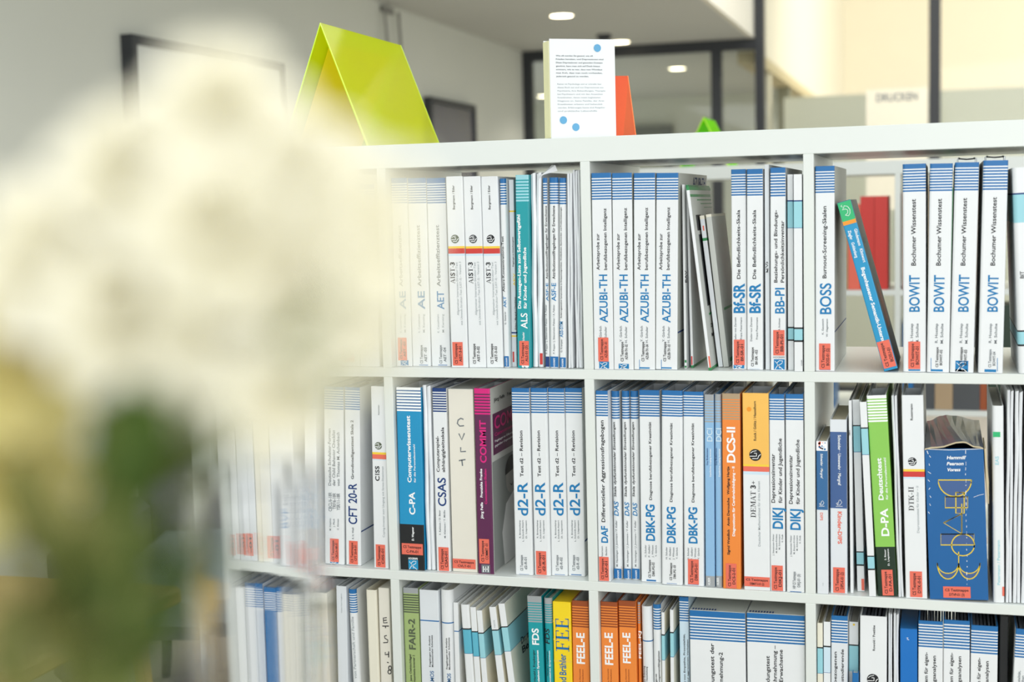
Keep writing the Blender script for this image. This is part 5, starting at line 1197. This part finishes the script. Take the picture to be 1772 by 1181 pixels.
leaf_sprig(120, 900, .30, .034, (-.3, 0, 0), 11, LM2, 'olive leaves left of and below the dark ones', 4)
leaf_sprig(180, 1000, .31, .030, (.1, 0, -.2), 6, LM2, 'olive leaves low between the bouquet and the shelf', 5)
leaf_sprig(30, 1070, .33, .030, (-.2, 0, 0), 4, LM2, 'olive leaves lowest at the left picture edge', 6)
# glass vase
o = empty('glass_vase', (VX.x, VX.y, .90), label='clear glass vase holding the flowers, mostly below the picture', cat='vase')
zt_ = VX.z + .005
vh = 1.235 - .90
M_VASE = bpy.data.materials.new('vase_glass'); M_VASE.use_nodes = True; mk_glass(M_VASE, (.93, .96, .93, 1), 1.2)
prof = [(.034, 0), (.036, .01), (.031, .12), (.030, vh - .03), (.034, vh)]
b = MB(); b.ring_loft([[(r * math.cos(t * math.pi / 16), r * math.sin(t * math.pi / 16), z) for t in range(32)] for r, z in prof], M_VASE, True, False)
b.ring_loft([[(r * .97 * math.cos(t * math.pi / 16), r * .97 * math.sin(t * math.pi / 16), max(z, .004)) for t in range(32)] for r, z in prof][::-1], M_VASE, True, False)
b.face([(.034 * math.cos(t * math.pi / 16), .034 * math.sin(t * math.pi / 16), 0) for t in range(32)], M_VASE); b.build('vase_body', o, smooth=True)
b = MB(); b.ring_loft([[(.0335 * math.cos(t * math.pi / 16) * s_, .0335 * math.sin(t * math.pi / 16) * s_, z) for t in range(32)] for s_, z in ((1.03, vh), (1.03, vh + .002), (.97, vh + .002), (.97, vh), (1.03, vh))], M_VASE, True, False); b.build('rim', o, smooth=True)
# counter carrying the vase
o = empty('counter', (VX.x - .1, VX.y - .05, 0), label='narrow counter under the vase, below the picture', cat='counter')
b = MB(); b.box(-.25, .35, -.2, .35, .86, .90, M_SHELF, .002); b.build('counter_top', o)
b = MB(); b.box(-.23, .33, -.18, .33, .0, .86, M_WALL); b.build('body', o)

# second, empty glass vase: its thick wall bends the view of the shelf's left end
g = bpy.data.materials.new('thick_glass'); g.use_nodes = True; nt = g.node_tree; nt.nodes.clear()
out_ = nt.nodes.new('ShaderNodeOutputMaterial'); gb = nt.nodes.new('ShaderNodeBsdfGlass'); gb.inputs['IOR'].default_value = 1.2; gb.inputs['Roughness'].default_value = 0.0; gb.inputs[0].default_value = (1, 1, 1, 1); nt.links.new(gb.outputs[0], out_.inputs[0])
vt = far(440, 822, .52); r0 = 112 / FPX * .52; zb_ = .901
o = empty('cylinder_vase', (vt.x, vt.y, zb_), label='empty clear glass cylinder vase in front of the left end of the shelf', cat='vase')
hv = vt.z - zb_; ring = lambda r, z: [(r * math.cos(t * math.pi / 72), r * math.sin(t * math.pi / 72), z) for t in range(144)]
b = MB(); b.ring_loft([ring(r0 * .2, 0), ring(r0 * .95, 0), ring(r0, .004), ring(r0, hv - .001), ring(r0 - .0007, hv), ring(r0 - .0017, hv), ring(r0 - .0024, hv - .001), ring(r0 - .0024, .014), ring(r0 * .8, .010), ring(r0 * .2, .010)], g, True, True)
fixn(b.build('vase_body', o))

# ================================================================== neighbours never cut into each other: trim touching edges
for row in (1, 2, 3):
    L = sorted([v for r, x, v in PLACED if r == row], key=lambda v: v.P0.x + math.tan(v.ang) * .1)
    cut = {id(v): [0.0, 0.0] for v in L}
    def edge(v, sx, z): return v.P0.x + math.tan(v.ang) * z + sx * v.w / 2 / math.cos(v.ang)
    for a, b in zip(L, L[1:]):
        if a.Y + a.d < b.Y or b.Y + b.d < a.Y: continue
        zm = min(a.h * math.cos(a.ang), b.h * math.cos(b.ang))
        ov = max(edge(a, 1, z) - edge(b, -1, z) for z in (0.0, zm)) + .0004
        if ov > 0:
            ov = min(ov, .3 * (a.w + b.w)); fa = a.w / (a.w + b.w)
            cut[id(a)][1] += ov * fa; cut[id(b)][0] += ov * (1 - fa)
    bounds = [(T + i * (C_ + D_), T + i * (C_ + D_) + C_) for i in range(4)]
    for v in L:
        mid = v.P0.x + math.tan(v.ang) * v.h / 2
        lo, hi = min(bounds, key=lambda q: abs((q[0] + q[1]) / 2 - mid))
        zt = v.h * math.cos(v.ang)
        lov = lo - min(edge(v, -1, 0), edge(v, -1, zt)) + .0006; hov = max(edge(v, 1, 0), edge(v, 1, zt)) - hi + .0006
        if v.root.get('label', '').find('cut by the right') >= 0: hov = max(hov, 0)
        cl, cr = max(cut[id(v)][0], lov, 0), max(cut[id(v)][1], hov, 0)
        if cl + cr > 0:
            nw = max(v.w - cl - cr, v.w * .35)
            if cl + cr > .65 * v.w: print('SQUEEZED', row, v.root.name, v.root.get('label'), v.w, cl, cr)
            v.root.scale.x = nw / v.w; v.root.location.x += (cl - cr) / 2
